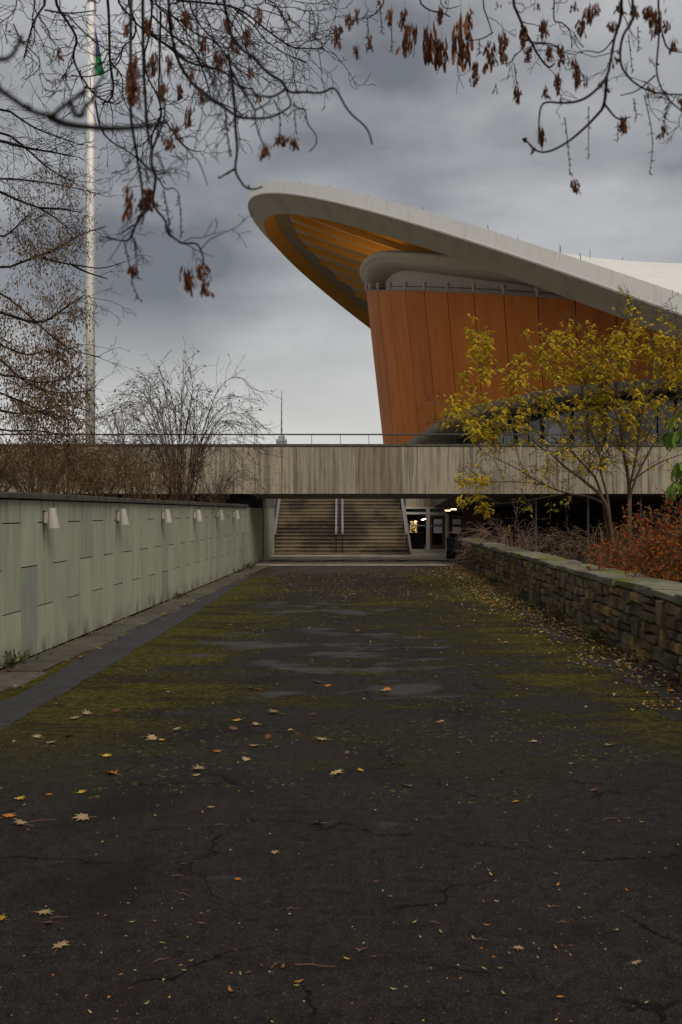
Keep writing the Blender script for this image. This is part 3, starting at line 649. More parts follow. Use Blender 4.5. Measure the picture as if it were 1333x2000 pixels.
# foyer glazing below the drum
M_fg = mat('foyer_glass', (.05,.06,.075), .08, [], None, .3, False, 0, .8)
for k in range(2, 17):
    a_, c_ = PH0+PWD*k, PH0+PWD*(k+1)
    for j in range(2):
        s1, s2 = a_+(c_-a_)*j/2, a_+(c_-a_)*(j+1)/2
        b = MB(); z1_, z2_ = zbot(s1)-.45, zbot(s2)-.45
        b.face([drum(s1+.06,TZ,-4.4+LEAN*(ztop(s1)-TZ)), drum(s2-.06,TZ,-4.4+LEAN*(ztop(s2)-TZ)), drum(s2-.06,z2_,-4.4+LEAN*(ztop(s2)-z2_)), drum(s1+.06,z1_,-4.4+LEAN*(ztop(s1)-z1_))]); b.build('foyer_pane', M_fg, hall)
    p0, p1 = drum(a_,TZ,-4.35+LEAN*(ztop(a_)-TZ)), drum(a_,zbot(a_)-.4,-4.35+LEAN*(ztop(a_)-zbot(a_)+.4)); b = MB(); b.tube([p0,p1], .13, 6); b.build('foyer_mullion', M_black, hall)
b = MB(); b.grid([[drum(sv, z_, -8.5) for z_ in (TZ, zbot(sv)+1.5)] for sv in SV]); b.build('foyer_core', mat('foyer_core_wall', (.10,.085,.07), .8), hall, True)
M_blind = mat('white_blind', (.55,.56,.58), .7)
for tri in (((1073,862),(1102,862),(1102,838),(1100,808),(1073,838)), ((1328,862),(1352,862),(1352,790),(1324,772))):
    b = MB(); q_ = [P3(x,y,67.5) for x,y in tri]; n_ = len(q_); b.v = [tuple(v) for v in q_]+[tuple(v+Vector((0,.05,0))) for v in q_]; b.f = [tuple(range(n_)), tuple(range(2*n_-1,n_-1,-1))]+[(k,(k+1)%n_,n_+(k+1)%n_,n_+k) for k in range(n_)]; b.m = [0]*len(b.f); b.build('window_blind', M_blind, hall)
# rods along the roof edge
for i in range(18):
    s_ = -.97+i*.075; p = shell(s_, .012+R.uniform(0,.02)); b = MB(); hh = R.uniform(.2,.45); b.tube([p-EZ*.1, p+EZ*hh+Vector((R.uniform(-.1,.1),0,0))], .022, 4); b.build('roof_rod', M_black, hall)
for s_, t_ in ((-.55,.45),(-.45,.62),(-.62,.55),(-.35,.8),(-.7,.35),(-.3,.95),(-.5,.9)):
    p = shell(s_, t_); b = MB(); b.tube([p-EZ*.1, p+EZ*.6], .02, 4); b.build('roof_rod', M_black, hall)
# warm uplights standing on the collar slab, washing the ribs
for sv, off, dz, en_ in ((4.5,-2.6,.75,45), (-6,1.0,.3,150), (-10,1.0,.3,170)):
    p = drum(sv, ztop(sv)+(hcol(sv) if off < 0 else 0)+dz, off)
    ld = bpy.data.lights.new('uplight', 'SPOT'); ld.energy = en_; ld.color = (1,.58,.18); ld.shadow_soft_size = .2; ld.spot_size = math.radians(160); ld.spot_blend = .6
    lo_ = bpy.data.objects.new('uplight', ld); col.objects.link(lo_); lo_.parent = hall; lo_.location = p
    lo_.rotation_euler = Vector((.55,.1,-1)).to_track_quat('Z','Y').to_euler()
    b = MB(); b.tube([p-EZ*.3, p-EZ*.05], .12, 10); b.tube([p-EZ*.28, drum(sv, ztop(sv)-.05, -.1) if off > 0 else p-EZ*.5], .03, 5); b.build('uplight_housing', M_black, hall)

# ================================================================== flagpole, flag, far mast
FD = 46.5
fp = thing('flagpole', 'tall cream flagpole rising from behind the footbridge', 'flagpole', ((177-CX)/F*FD,FD,TZ))
zt = EYE+995*FD/F-TZ
b = MB(); b.tube([(0,0,0),(0,0,zt*.5),(.05,0,zt)], [.235,.20,.150], 18); b.build('mast', M_pole, fp, True)
b = MB(); b.tube([(.05,0,zt),(.05,0,zt+.06),(.05,0,zt+.16)], [.19,.2,.15], 14); b.build('cap', M_pole, fp, True)
b = MB(); b.tube([(.2,-.22,.3),(.24,-.2,zt-.1)], .008, 4); b.build('halyard', M_grail, fp)
b = MB(); rows = []
for i in range(15):
    t = i/14; z_ = zt-1.1-t*2.35; wd = .06+.40*min(1,t*1.15)
    rows.append([((.22+wd*u, .10*math.sin(u*9+t*3)*min(1,t*2), z_ - (.28*u if t < .9 else -.1*u)) ) for u in [j/8 for j in range(9)]])
b.grid(rows)
mf, tf, bf_ = nodes('flag_cloth'); q = NT(tf); sx = q.n('SeparateXYZ'); q.l(q.n('TexCoord').outputs['Object'], sx.inputs[0])
hz = q.math('ADD', sx.outputs[2], q.math('MULTIPLY', q.noise(q.pos((1,1,1)), 4), .5))
q.l(q.mix(q.ramp(hz, zt-2.25, zt-2.15), (.015,.21,.075), (.045,.06,.16)), bf_.inputs['Base Color']); bf_.inputs['Roughness'].default_value = .8
b.build('flag', mf, None, True, label='green and blue flag hanging limp from the top of the flagpole', category='flag').location = fp.location
mr = thing('radio_mast', 'distant red and white striped radio mast on a grey block beyond the footbridge', 'mast', (P3(550.5,0,900).x,900,0))
M_r = mat('mast_red', (.22,.10,.085), .7); M_w = mat('mast_white', (.30,.27,.26), .7); M_gb = mat('far_block', (.30,.31,.33), .8)
z0_, z1_ = EYE+148*900/F, EYE+237*900/F; nseg = 11
for i in range(nseg):
    b = MB(); r_ = .85-.05*i
    if i > 8: r_ = .3
    za_, zb_ = z0_+(z1_-z0_)*i/nseg, z0_+(z1_-z0_)*(i+1)/nseg; b.tube([(0,0,za_),(0,0,zb_)], r_, 6); b.build('mast_section', M_r if i % 2 else M_w, mr)
b = MB(); b.box((-4.6,-4,0),(4.6,4,z0_-3)); b.box((-3,-3,z0_-3),(3,3,z0_)); b.build('base_block', M_gb, mr)
for i in range(3): b = MB(); b.box((-4.7,-4.1,z0_-10+i*2.2),(4.7,-4.0,z0_-9+i*2.2)); b.build('window_band', mat('far_window', (.12,.13,.15), .4), mr)

# ================================================================== PLANTS: generators
def smooth(pts, n=3):
    for _ in range(n):
        o = [pts[0]]
        for a_, c_ in zip(pts[:-1], pts[1:]): o += [a_.lerp(c_,.25), a_.lerp(c_,.75)]
        o.append(pts[-1]); pts = o
    return pts
def rv(r): return Vector((r.gauss(0,1), r.gauss(0,1), r.gauss(0,1)))
def twig(mb, r, p, d, L, rad, lev, P, tips, m=0):
    """one wavering shoot and its side shoots; P: dict with droop, wob, ratio, spread, n, sides, seg"""
    n = max(3, int(P.get('seg',5) - lev)); pts = [p]; q_ = p; d = d.normalized()
    for i in range(n):
        d = (d + rv(r)*P['wob'] + Vector((0,0,P['droop']))*(i+1)/n).normalized(); q_ = q_ + d*(L/n); pts.append(q_)
    tr = max(P['rmin'], rad*.35); mb.tube(pts, [rad+(tr-rad)*i/n for i in range(n+1)], 5 if rad > .02 else (4 if rad > .006 else 3), m, False)
    tips.append((pts[-1], d, lev, rad))
    if lev >= P['lev']: return
    k = P['n'][min(lev,len(P['n'])-1)]
    for j in range(k):
        t = r.uniform(P.get('t0',.2), 1.); x = t*n; i = min(n-1,int(x)); s_ = pts[i].lerp(pts[i+1], x-i); tg = (pts[i+1]-pts[i]).normalized()
        side = rv(r); side = side - tg*side.dot(tg); side = side.normalized() if side.length > 1e-5 else tg.orthogonal()
        sp_ = P['spread']*r.uniform(.6,1.3); dd = tg*math.cos(sp_) + side*math.sin(sp_)
        twig(mb, r, s_, dd, L*P['ratio']*r.uniform(.55,1.2)*(1.15-.5*t), max(P['rmin'], (rad+(tr-rad)*t)*.6), lev+1, P, tips, m)
def limb(mb, pts, r0, r1, sides=6, m=0, k=2):
    p = smooth(pts, k); n = len(p)-1; mb.tube(p, [r0+(r1-r0)*i/n for i in range(n+1)], sides, m, False); return p
def sprout(mb, r, p, dens, L, rad, P, tips, lev=1, t0=.05, m=0, bias=None, keep=None):
    ln = sum((c_-a_).length for a_, c_ in zip(p[:-1],p[1:])); k = max(1,int(ln*dens))
    for j in range(k):
        t = r.uniform(t0,1); x = t*(len(p)-1); i = min(len(p)-2,int(x)); s_ = p[i].lerp(p[i+1],x-i); tg = (p[i+1]-p[i]).normalized()
        if keep and not keep(s_): continue
        side = rv(r)
        if bias is not None: side = side + bias
        side = side - tg*side.dot(tg); side = side.normalized()
        a_ = P['spread']*r.uniform(.7,1.3)
        twig(mb, r, s_, tg*math.cos(a_)+side*math.sin(a_), L*r.uniform(.4,1.2), rad, lev, P, tips, m)
def leaf_quad(mb, p, d, up, L, W, m=0, fold=.3):
    d = d.normalized(); s_ = d.cross(up); s_ = s_.normalized() if s_.length > 1e-5 else d.orthogonal().normalized(); nn = s_.cross(d)
    a_ = p; c_ = p+d*L; mid = p+d*L*.45
    mb.face([a_, mid+s_*W*.5+nn*W*fold, c_], m); mb.face([a_, c_, mid-s_*W*.5+nn*W*fold], m)

# ------------------------------------------------------------------ tree left of the path, behind the retaining wall
r = random.Random(11)
D0 = 17.0
lt = thing('seed_laden_tree', 'bare dark tree with small brown seeds reaching over the green retaining wall', 'tree', (0,0,0))
trunk = [Vector((-8.6,17.2,2.1)), Vector((-8.5,17.0,4.2)), Vector((-8.7,16.9,6.5)), Vector((-8.5,17,9)), Vector((-8.8,17,12))]
b = MB(); tp = limb(b, trunk, .24, .08, 10); b.build('trunk', M_bark, lt, True)
def tz(y): return min(tp, key=lambda q_: abs(q_.z-y))
a5 = lambda L: [(x*.19, 180+y*.19) for x,y in L]; a8 = lambda L: [(x*.405, 560+y*.405) for x,y in L]
limbs = [a5([(0,120),(300,340),(500,430),(830,540)]), a5([(0,370),(280,580),(420,720),(600,850),(700,900)]), a5([(0,880),(300,910),(550,940),(800,990),(1060,1060)]), a5([(0,490),(200,560),(550,620),(770,660)]),
 a5([(0,1020),(200,1120),(420,1190),(650,1350),(800,1480)]), a5([(0,1520),(150,1410),(290,1260)]), a5([(0,1840),(300,1720),(550,1630),(800,1480),(950,1420),(1090,1380)]), a5([(430,1700),(600,1750),(860,1790),(1050,1820),(1300,1740)]), a5([(400,1190),(650,1200),(840,1240)]),
 a5([(740,1770),(880,1850),(1110,1920)]), a8([(0,20),(120,120),(250,240),(350,310),(490,340)]), a8([(0,280),(150,340),(210,300)]), a8([(0,340),(100,450),(260,520),(460,500)]), a8([(0,430),(80,430),(200,470),(350,440)]),
 a8([(0,600),(150,620),(300,560),(430,600)]), a8([(0,120),(200,190),(330,90),(410,40)]), a8([(0,510),(120,560),(260,640),(400,640)]), a8([(0,700),(180,690),(330,720)])]
b = MB(); tips = []; PT = dict(droop=-.12, wob=.2, ratio=.55, spread=.75, n=[4,3,2], lev=3, rmin=.0026, seg=5)
PTH = dict(PT, droop=-.05)
for i, L in enumerate(limbs):
    D = D0 + r.uniform(-2.2,2.2)
    pts = [P3(x,y,D+.25*r.uniform(-1,1)*k) for k,(x,y) in enumerate(L)]
    r0 = r.uniform(.016,.026)
    if L[0][0] <= 1:
        t_ = tz(max(2.6, pts[0].z+ (.4 if pts[0].z < 8 else -1.5))); pts = [t_, t_.lerp(pts[0],.55)+Vector((0,0,.25))] + pts; r0 = r.uniform(.026,.04)
    else: r0 = .022
    p = limb(b, pts, r0, .006, 6)
    hidden = .35 if L[0][0] <= 1 else .03
    sprout(b, r, p, 6.0, .72, .0060, PT, tips, 1, hidden, bias=Vector((.3,0,.0)), keep=lambda v: CX+v.x/v.y*F < 138 or r.random() < .22)
b.build('crown', M_bark, lt)
b = MB(); cnt = 0
for p, d, lv, rad in tips:
    px, py = CX+p.x/p.y*F, CY-(p.z-EYE)/p.y*F
    den = 0 if py < 330 else (.25 if py < 430 else (.8 if py < 560 else 1.))
    if px > 140: den *= max(0,1-(px-140)/45)
    for k in range(r.randint(4,9)):
        if r.random() < den*.9:
            leaf_quad(b, p+rv(r)*.10, Vector((r.gauss(0,.45),r.gauss(0,.45),-1)), rv(r), r.uniform(.04,.075), r.uniform(.018,.03), r.choice([0,0,1]), .2); cnt += 1
b.build('seeds', [L_brn, L_seed], lt, kind='stuff')

# ------------------------------------------------------------------ shrubs in the raised bed
def fan_shrub(name, label, cat, base, r, nst, hgt, spread, rad, mats, P, leafmats=None, leafn=0, leafL=.06, curve=.5, group=None, dens=3, tl=.5, leaftop=False, zfrac=None, leafw=.45):
    o = thing(name, label, cat, base, 0, group); b = MB(); tips = []; allp = []
    for i in range(nst):
        a_ = r.uniform(0,2*math.pi); o_ = spread*math.sqrt(r.random()); H = hgt*r.uniform(.55,1.)*(1-.35*o_/max(spread,.01)*r.random())
        x, y = math.cos(a_)*o_*1.0, math.sin(a_)*o_*.7
        pts = [Vector((x*.12+r.gauss(0,.08),y*.12+r.gauss(0,.08),-.05)), Vector((x*.35,y*.35,H*.4)), Vector((x*.7,y*.7,H*.75)), Vector((x*1.1,y*1.1,H*r.uniform(.9,1.0)-curve*o_*.25)), Vector((x*1.45+r.gauss(0,.1),y*1.45,H*r.uniform(.86,.98)-curve*o_*.55))]
        p = limb(b, [q_+rv(r)*.06 for q_ in pts], rad*r.uniform(.6,1.2), rad*.18, 4); allp.append(p)
        sprout(b, r, p, dens, tl, rad*.4, P, tips, 1, .2)
    b.build('branches', mats, o)
    if leafmats:
        b = MB(); src = [t for t in tips]
        if leaftop: src = sorted(src, key=lambda t: -t[0].z)[:int(len(src)*.3)]
        for k in range(leafn):
            p, d, lv, rd_ = r.choice(src); leaf_quad(b, p+rv(r)*leafL*.8, (rv(r)*.6+d+Vector((0,0,-.35))), rv(r), leafL*r.uniform(.6,1.2), leafL*leafw, r.randrange(len(leafmats)))
        b.build('foliage', leafmats, o, kind='stuff')
    return o
PR = dict(droop=-.04, wob=.16, ratio=.55, spread=.6, n=[3,2], lev=2, rmin=.004, seg=5)
def bedpos(px, D): return (P3(px,0,D).x, D, 2.2)
rs = random.Random(23)
fan_shrub('bare_shrub', 'tall bare red-brown shrub with arching stems on the bed by the footbridge', 'shrub', bedpos(352,28.5), rs, 74, 4.9, 1.9, .014, M_twigr, PR, [L_grn2,L_grn], 90, .12, 1.1, dens=3.4, tl=.7, leaftop=True)
fan_shrub('bare_shrub', 'slender upright shrub with a few green leaves at its tips beside the flagpole', 'shrub', bedpos(258,29.5), rs, 26, 3.7, 1.2, .014, M_twigr, PR, [L_grn2,L_grn], 110, .11, .4, dens=2.4, tl=.6, leaftop=True)
fan_shrub('bare_shrub', 'low tangle of bare twigs at the end of the green wall under the footbridge edge', 'shrub', bedpos(420,32.5), rs, 30, 2.1, 1.5, .012, M_twigr, PR, [L_grn2,L_ol], 90, .08, .9, dens=2.4, tl=.6)
PB = dict(droop=-.10, wob=.22, ratio=.6, spread=.7, n=[3,2], lev=2, rmin=.004, seg=5)
lab = ['dense brown catkin-hung shrub against the trunk side of the bed','bushy brown shrub with dry hanging leaves beneath the seed-laden tree','rounded ochre shrub between the catkin-hung shrub and the flagpole','ochre twiggy shrub overhanging the wall coping below the flagpole','dry brown shrub filling the bed before the bare red-brown shrub','wispy brown shrub in front of the footbridge near the flagpole foot']
for i, (px, D, h_, sp_) in enumerate([(-20,20,2.0,1.5),(60,22,2.1,1.5),(130,25,2.3,1.6),(205,26,2.3,1.5),(290,27,1.9,1.4),(80,30,3.2,2.4)]):
    fan_shrub('brown_shrub', lab[i], 'shrub', bedpos(px,D), rs, 40, h_, sp_, .012, M_twigb, PB, [L_brn,L_rust,L_brn], 1500, .075, .9, 'brown shrubs on the raised bed', 3.4, .5, leafw=.35)

# ------------------------------------------------------------------ yellow tree behind the stone wall
r = random.Random(31)
YD0 = 26.0
yt = thing('yellow_tree', 'multi-stemmed small tree with yellow feathery leaves behind the stone wall', 'tree')
z4 = lambda L: [(1040+x*.22, 720+y*.22) for x,y in L]
base1, base2 = (1205,1150), (1232,1150)
stems = [([base1]+z4([(690,1270),(600,1110),(500,1030),(400,950),(280,870),(180,760),(50,690),(-60,560),(-180,480)]), .075),
 ([base1]+z4([(640,1200),(600,1080),(560,960),(480,880),(370,760),(310,650),(270,530),(200,420),(80,270),(-40,120)]), .06),
 ([base1]+z4([(680,1180),(630,1000),(600,900),(610,840),(580,720),(540,600),(480,450),(440,200),(400,-60)]), .05),
 ([base2]+z4([(860,1270),(865,1100),(850,950),(820,780),(790,600),(775,480),(770,250),(700,20),(640,-200)]), .085),
 (z4([(865,1050),(900,880),(930,740),(960,500),(1000,270),(1060,50),(1080,-200),(1060,-330)]), .045),
 (z4([(870,1120),(920,960),(1000,810),(1100,620),(1250,420),(1400,200)]), .045),
 (z4([(640,1200),(500,1130),(300,1110),(100,1030),(0,970),(-200,850),(-420,760)]), .04),
 (z4([(880,1000),(1040,880),(1200,800),(1400,740)]), .03), (z4([(790,620),(880,420),(900,200),(960,-60),(900,-380)]), .03),
 (z4([(370,760),(250,640),(60,560),(-150,530),(-330,500),(-560,430)]), .03), (z4([(270,530),(120,330),(-100,150),(-330,0),(-420,-120)]), .028),
 (z4([(540,600),(420,380),(250,150),(120,-60),(60,-130)]), .028), (z4([(560,700),(660,480),(680,280),(560,60),(480,-250)]), .028),
 (z4([(300,1110),(120,1140),(-80,1180),(-300,1200)]), .022), (z4([(100,1030),(-150,1000),(-380,1010),(-560,960)]), .022),
 (z4([(1000,270),(1150,120),(1300,60),(1450,-80)]), .028), (z4([(775,480),(700,300),(780,60),(820,-260),(850,-420)]), .025), (z4([(1060,50),(1160,-120),(1260,-330),(1330,-400)]), .022), (z4([(1250,420),(1330,200),(1380,-60)]), .022), (z4([(770,250),(640,100),(500,-80),(300,-220)]), .022), (z4([(820,780),(700,560),(560,330),(440,60)]), .022), (z4([(200,420),(0,360),(-250,330),(-480,330),(-700,370)]), .025), (z4([(930,740),(1050,560),(1150,300),(1250,60),(1280,-200)]), .03)]
b = MB(); bt = MB(); tips = []
PY = dict(droop=.0, wob=.2, ratio=.6, spread=.8, n=[4,3,3], lev=3, rmin=.0055, seg=5)
anchors = []
for i, (L, r0) in enumerate(stems):
    D = YD0+r.uniform(-1.2,1.2); off = r.uniform(-1,1)*1.1
    pts = [P3(x,y,YD0+off*(k/(len(L)-1))) for k,(x,y) in enumerate(L)]
    if i < 4: pts[0].z = -.25
    mb = bt if i < 4 else b
    p = limb(mb, pts, r0*.8, .008, 7 if i < 4 else 5); anchors.append(p)
    sprout(b, r, p, 5.0, .95, .007, PY, tips, 1, .3, bias=Vector((0,0,.3)))
bt.build('trunk', M_barkl, yt, True); b.build('crown', M_barkl, yt)
def pinnate(r, m, n=6, L=.26):
    mb = MB(); pts = []
    for i in range(n+1):
        t = i/n; pts.append(Vector((L*t, 0, .05*math.sin(t*2)-.10*t*t)))
    mb.tube(pts, .0025, 3, 0, False)
    for i in range(1, n+1):
        for sgn in (-1,1):
            if i == n and sgn < 0: continue
            d = Vector((.35,sgn*.75,-.55)) + rv(r)*.12
            leaf_quad(mb, pts[i], d if i < n else Vector((1,0,-.6)), Vector((0,0,1)), .105*r.uniform(.8,1.15), .042, 0, .15)
    return mb.mesh('leaf', m)
LV = [pinnate(r, m, r.choice([5,6,7]), r.uniform(.2,.3)) for m in (L_yel,L_yel,L_yel2,L_yel2,L_yel3,L_yel)]
cand = []
for p, d, lv, rad in tips:
    px, py = CX+p.x/p.y*F, CY-(p.z-EYE)/p.y*F
    # the lower inside of the tree is already bare
    wgt = .8 if py < 740 else (.6 if py < 830 else (.2 if py < 1010 else .2))
    if px < 960 and py < 860: wgt = 1.3
    if px < 960 and py > 930: wgt = .8
    if py < 625 or px > 1420: wgt *= .1
    if py > 1060 or px < 862: wgt = 0
    if lv < 2: wgt *= .5
    if r.random() < wgt*.72: cand.append((p,d,px))
r.shuffle(cand); rest = MB(); nl = 0
def xf(mesh, M4, mb, m):
    i = len(mb.v); mb.v += [tuple(M4 @ v.co) for v in mesh.vertices]
    for f_ in mesh.polygons: mb.f.append(tuple(i+k for k in f_.vertices)); mb.m.append(m)
mi6 = [0,0,1,1,2,0]
def seen(c): return 855 < c[2] < 1340
cand.sort(key=lambda c: not seen(c))
for p, d, px in cand:
    for k in range(r.choice([2,2,3,4])):
        yaw = r.uniform(0,2*math.pi); i = r.randrange(6); sc_ = r.uniform(.38,.66)
        rot = (r.uniform(-.4,.4), r.uniform(-.1,.7), yaw); loc = p-d*r.uniform(0,.25)+rv(r)*.05
        if nl < 296 and k == 0 and seen((0,0,px)): put('leaf', LV[i], yt, loc, rot, sc_); nl += 1
        else:
            from mathutils import Euler
            xf(LV[i], Matrix.LocRotScale(loc, Euler(rot), Vector((sc_,)*3)), rest, mi6[i])
rest.build('foliage', [L_yel,L_yel2,L_yel3], yt, kind='stuff')

# shrubs behind the stone wall
rs = random.Random(5)
def rb(px, D): return (P3(px,0,D).x, D, -.25)
PRd = dict(droop=.0, wob=.2, ratio=.6, spread=.7, n=[3,3,2], lev=3, rmin=.003, seg=5)
for px, D, h_, sp_, lb_, lm, nlv in ((1325,17.5,2.75,.8,'crimson and orange leafed shrub rising highest above the stone wall',[L_or,L_or,L_rust,L_ol,L_red],4600),(1270,20.5,1.75,.85,'orange and olive leafed shrub spilling behind the stone wall coping',[L_or,L_ol,L_rust,L_or],3800),(1385,15.8,2.0,.8,'orange-red autumn shrub crowding the stone wall where its coping is mossiest',[L_or,L_or,L_ol,L_rust],4600),(1225,23,1.7,.6,'olive and rust shrub around the feet of the yellow tree',[L_ol,L_rust,L_or],1700)):
    fan_shrub('autumn_shrub', lb_, 'shrub', rb(px,D), rs, 30, h_, sp_, .012, M_twigr, PRd, lm, nlv, .095, .2, 'autumn shrubs behind the stone wall', 3.5, .45, leafw=.4)
PD = dict(droop=-.06, wob=.2, ratio=.6, spread=.55, n=[3,2], lev=2, rmin=.004, seg=5)
fan_shrub('twiggy_shrub', 'dense leafless purple-brown shrub behind the stone wall near the litter bin', 'shrub', rb(1012,35), rs, 85, 2.35, 1.6, .012, mat('purple_twig', (.17,.10,.072), .85), PD, None, 0, dens=3, tl=.6, curve=.5)
fan_shrub('twiggy_shrub', 'loose leafless brown shrub between the purple-brown shrub and the yellow tree', 'shrub', rb(1105,31), rs, 40, 1.95, 1.9, .010, M_barkl, PD, [L_ol,L_rust], 60, .06, dens=2.6, tl=.7, curve=.8)
fan_shrub('twiggy_shrub', 'thin leafless tan shrub in the dark bay beside the steel posts', 'shrub', rb(1175,34), rs, 46, 2.3, 2.0, .011, mat('tan_twig', (.16,.10,.055), .85), PD, None, 0, dens=3, tl=.7, curve=.7)
# green leafed branch at the side
r = random.Random(77)
gt = thing('green_leafed_sapling', 'sapling with broad drooping green leaves behind the stone wall', 'tree')
b = MB(); base = Vector((6.6,14.5,-.25)); hub = [base, base+Vector((-.2,0,1.6)), Vector((6.2,14.3,3.3)), Vector((5.9,14.2,4.0))]
limb(b, hub, .05, .015, 7); b.build('trunk', M_barkl, gt, True)
b = MB(); lf = MB()
lm_ = MB(); rows = []
for i in range(6):
    t = i/5; wd = .5*math.sin(math.pi*min(1,t*.95+.05))**.8*.10; rows.append([Vector((t*.22,-wd,-.10*t*t)), Vector((t*.22,-wd*.5,-.10*t*t-.012)), Vector((t*.22,0,-.10*t*t-.022)), Vector((t*.22,wd*.5,-.10*t*t-.012)), Vector((t*.22,wd,-.10*t*t))])
lm_.grid(rows); GM = lm_.mesh('leaf', L_grn, True)
for L in ([(1420,820),(1350,840),(1318,842),(1296,848)],[(1430,880),(1360,900),(1320,905)],[(1440,930),(1370,925),(1325,935),(1308,950)],[(1400,800),(1340,790),(1310,820)]):
    pts = [hub[2]] + [P3(x,y,14.1+r.uniform(-.3,.3)) for x,y in L]; p = limb(b, pts, .014, .004, 4)
    for k in range(15):
        t = r.uniform(.5,1); q_ = p[int(t*(len(p)-1))]; put('leaf', GM, gt, q_, (r.uniform(-.3,.3), r.uniform(.3,1.3), r.uniform(0,6.28)), r.uniform(.7,1.15))
b.build('crown', M_barkl, gt)

# ------------------------------------------------------------------ overhanging maples near the camera
def samara_cluster(r, n, H):
    mb = MB(); mb.tube([Vector((0,0,0)), Vector((r.gauss(0,.004),0,-H*.5)), Vector((0,r.gauss(0,.004),-H*.9))], .0009, 3, 0, False)
    for i in range(n):
        t = .25+.75*i/max(1,n-1); p = Vector((r.gauss(0,.008),r.gauss(0,.008),-H*t*.78)); p.x *= 1.7; p.y *= 1.7; d = Vector((r.gauss(0,.32),r.gauss(0,.32),-1)); d.normalize()
        L = r.uniform(.026,.042); W = L*.44; up = rv(r); s_ = d.cross(up).normalized(); nn = s_.cross(d); m = r.choice([0,1,1])
        c_ = [p, p+d*L*.25+s_*W*.22, p+d*L*.6+s_*W*.55+nn*.003, p+d*L*.92+s_*W*.42, p+d*L, p+d*L*.9-s_*W*.25, p+d*L*.5-s_*W*.30+nn*-.003, p+d*L*.2-s_*W*.2]
        mb.face(c_, m)
    return mb.mesh('seed_cluster', [L_samara, L_samara2])
r = random.Random(3)
SC = [samara_cluster(r, n, H) for n, H in ((36,.10),(48,.13),(24,.08),(62,.16),(12,.06),(8,.06),(5,.05),(42,.11))]
za = lambda L: [(x*.27, y*.27) for x,y in L]; zb = lambda L: [(300+x*.27, y*.27) for x,y in L]; zc = lambda L: [(180+x*.225, 240+y*.225) for x,y in L]; zr = lambda L: [(640+x*.52, y*.52) for x,y in L]
def overhang(name, label, trunk, hub, strands, tw, clusters, seed, strings):
    r = random.Random(seed); o = thing(name, label, 'tree'); b = MB(); limb(b, trunk, .2, .12, 10); b.build('trunk', M_bark, o, True)
    b = MB(); hp = limb(b, [trunk[-1]]+hub, .11, .035, 8); b.build('main_limb', M_bark, o, True)
    b = MB(); tips = []; allp = []
    for L, D, r0, dens in strands:
        if D > 4.5: r0 *= .68
        w1, w2 = r.uniform(-.08,.08), r.uniform(-.06,.06)
        pts = [P3(x+r.gauss(0,1.0),y+r.gauss(0,1.0), D*(1+w1*math.sin(k*.9)+w2*k/len(L))) for k,(x,y) in enumerate(L)]
        x0, y0 = L[0]
        if y0 <= 5 or x0 <= 0 or x0 >= 1325:
            wp = P3(-420,y0-60,D) if x0 <= 0 else (P3(1760,y0-60,D) if x0 >= 1325 else P3(x0+r.uniform(-40,40),-330,D))
            if y0 <= 5 and 0 < x0 < 1325: wp = P3(x0+r.uniform(-40,40),-330,D)
            h_ = min(hp, key=lambda q_: (q_-wp).length + (9 if abs(q_.x/max(q_.y,.1)) < .40 and (q_.z-EYE)/q_.y < .56 else 0)); pts = [h_, h_.lerp(wp,.5)+Vector((0,0,.04*D)), wp] + pts
        p = limb(b, pts, r0*1.15, r0*.5, 5, 0, 2); allp.append((p,D))
        for k in range(0,len(p),3):                       # knobby bud scars
            if r.random() < .25 and k > 4: q_ = p[k]; b.tube([q_, q_+rv(r).normalized()*r0*2.6], [r0*.8,r0*.5], 4)
        if dens: sprout(b, r, p, dens/D*3.2, .055*D, max(.0011,r0*.4), dict(tw, rmin=.00042*D**.75), tips, 1, .25)
    for L, D in strings:                                   # hanging stalks of old flower strings
        pts = [P3(x,y,D) for x,y in L]; p = limb(b, pts, .0011*D**.6, .0007*D**.6, 3)
        for q_ in p[2:]:
            for _ in range(2): b.tube([q_, q_+Vector((r.gauss(0,.006),r.gauss(0,.006),-r.uniform(.002,.010)))*D*.35], .0007*D**.5, 3, 0, False)
    b.build('crown', M_bark, o)
    for x, y, Hp, D in clusters:                           # px of the top, height in px, distance
        i = r.choice([0,1,3,7]) if Hp > 45 else (r.choice([0,2,2,7]) if Hp > 25 else r.choice([4,5,6]))
        base = {0:.10,1:.13,2:.08,3:.16,4:.06,5:.06,6:.05,7:.11}[i]; sc_ = Hp*D/F/base*1.05
        c_ = put('seed_cluster', SC[i], o, P3(x,y,D), (r.uniform(-.15,.15), r.uniform(-.15,.15), r.uniform(0,6.28)), (max(.42,sc_*.5)*r.uniform(.85,1.15),)*2+(sc_,))
    return o
TW = dict(droop=-.05, wob=.30, ratio=.6, spread=.8, n=[3,2,2], lev=3, rmin=.0012, seg=5)
dC, dB, dA = 5.6, 2.3, 1.0
ls = [(za([(-60,600),(0,650),(130,740),(220,810),(380,855),(430,790),(500,740),(590,680)]),dA,.0037,0),(za([(360,850),(450,900),(640,920),(900,935),(1100,910),(1200,890)]),dA,.0038,0),(za([(-40,435),(0,432),(90,420),(140,310)]),dA,.0038,0),(za([(500,740),(550,850),(610,830),(600,780),(700,700),(700,630),(760,540)]),dA*1.15,.003,0)]
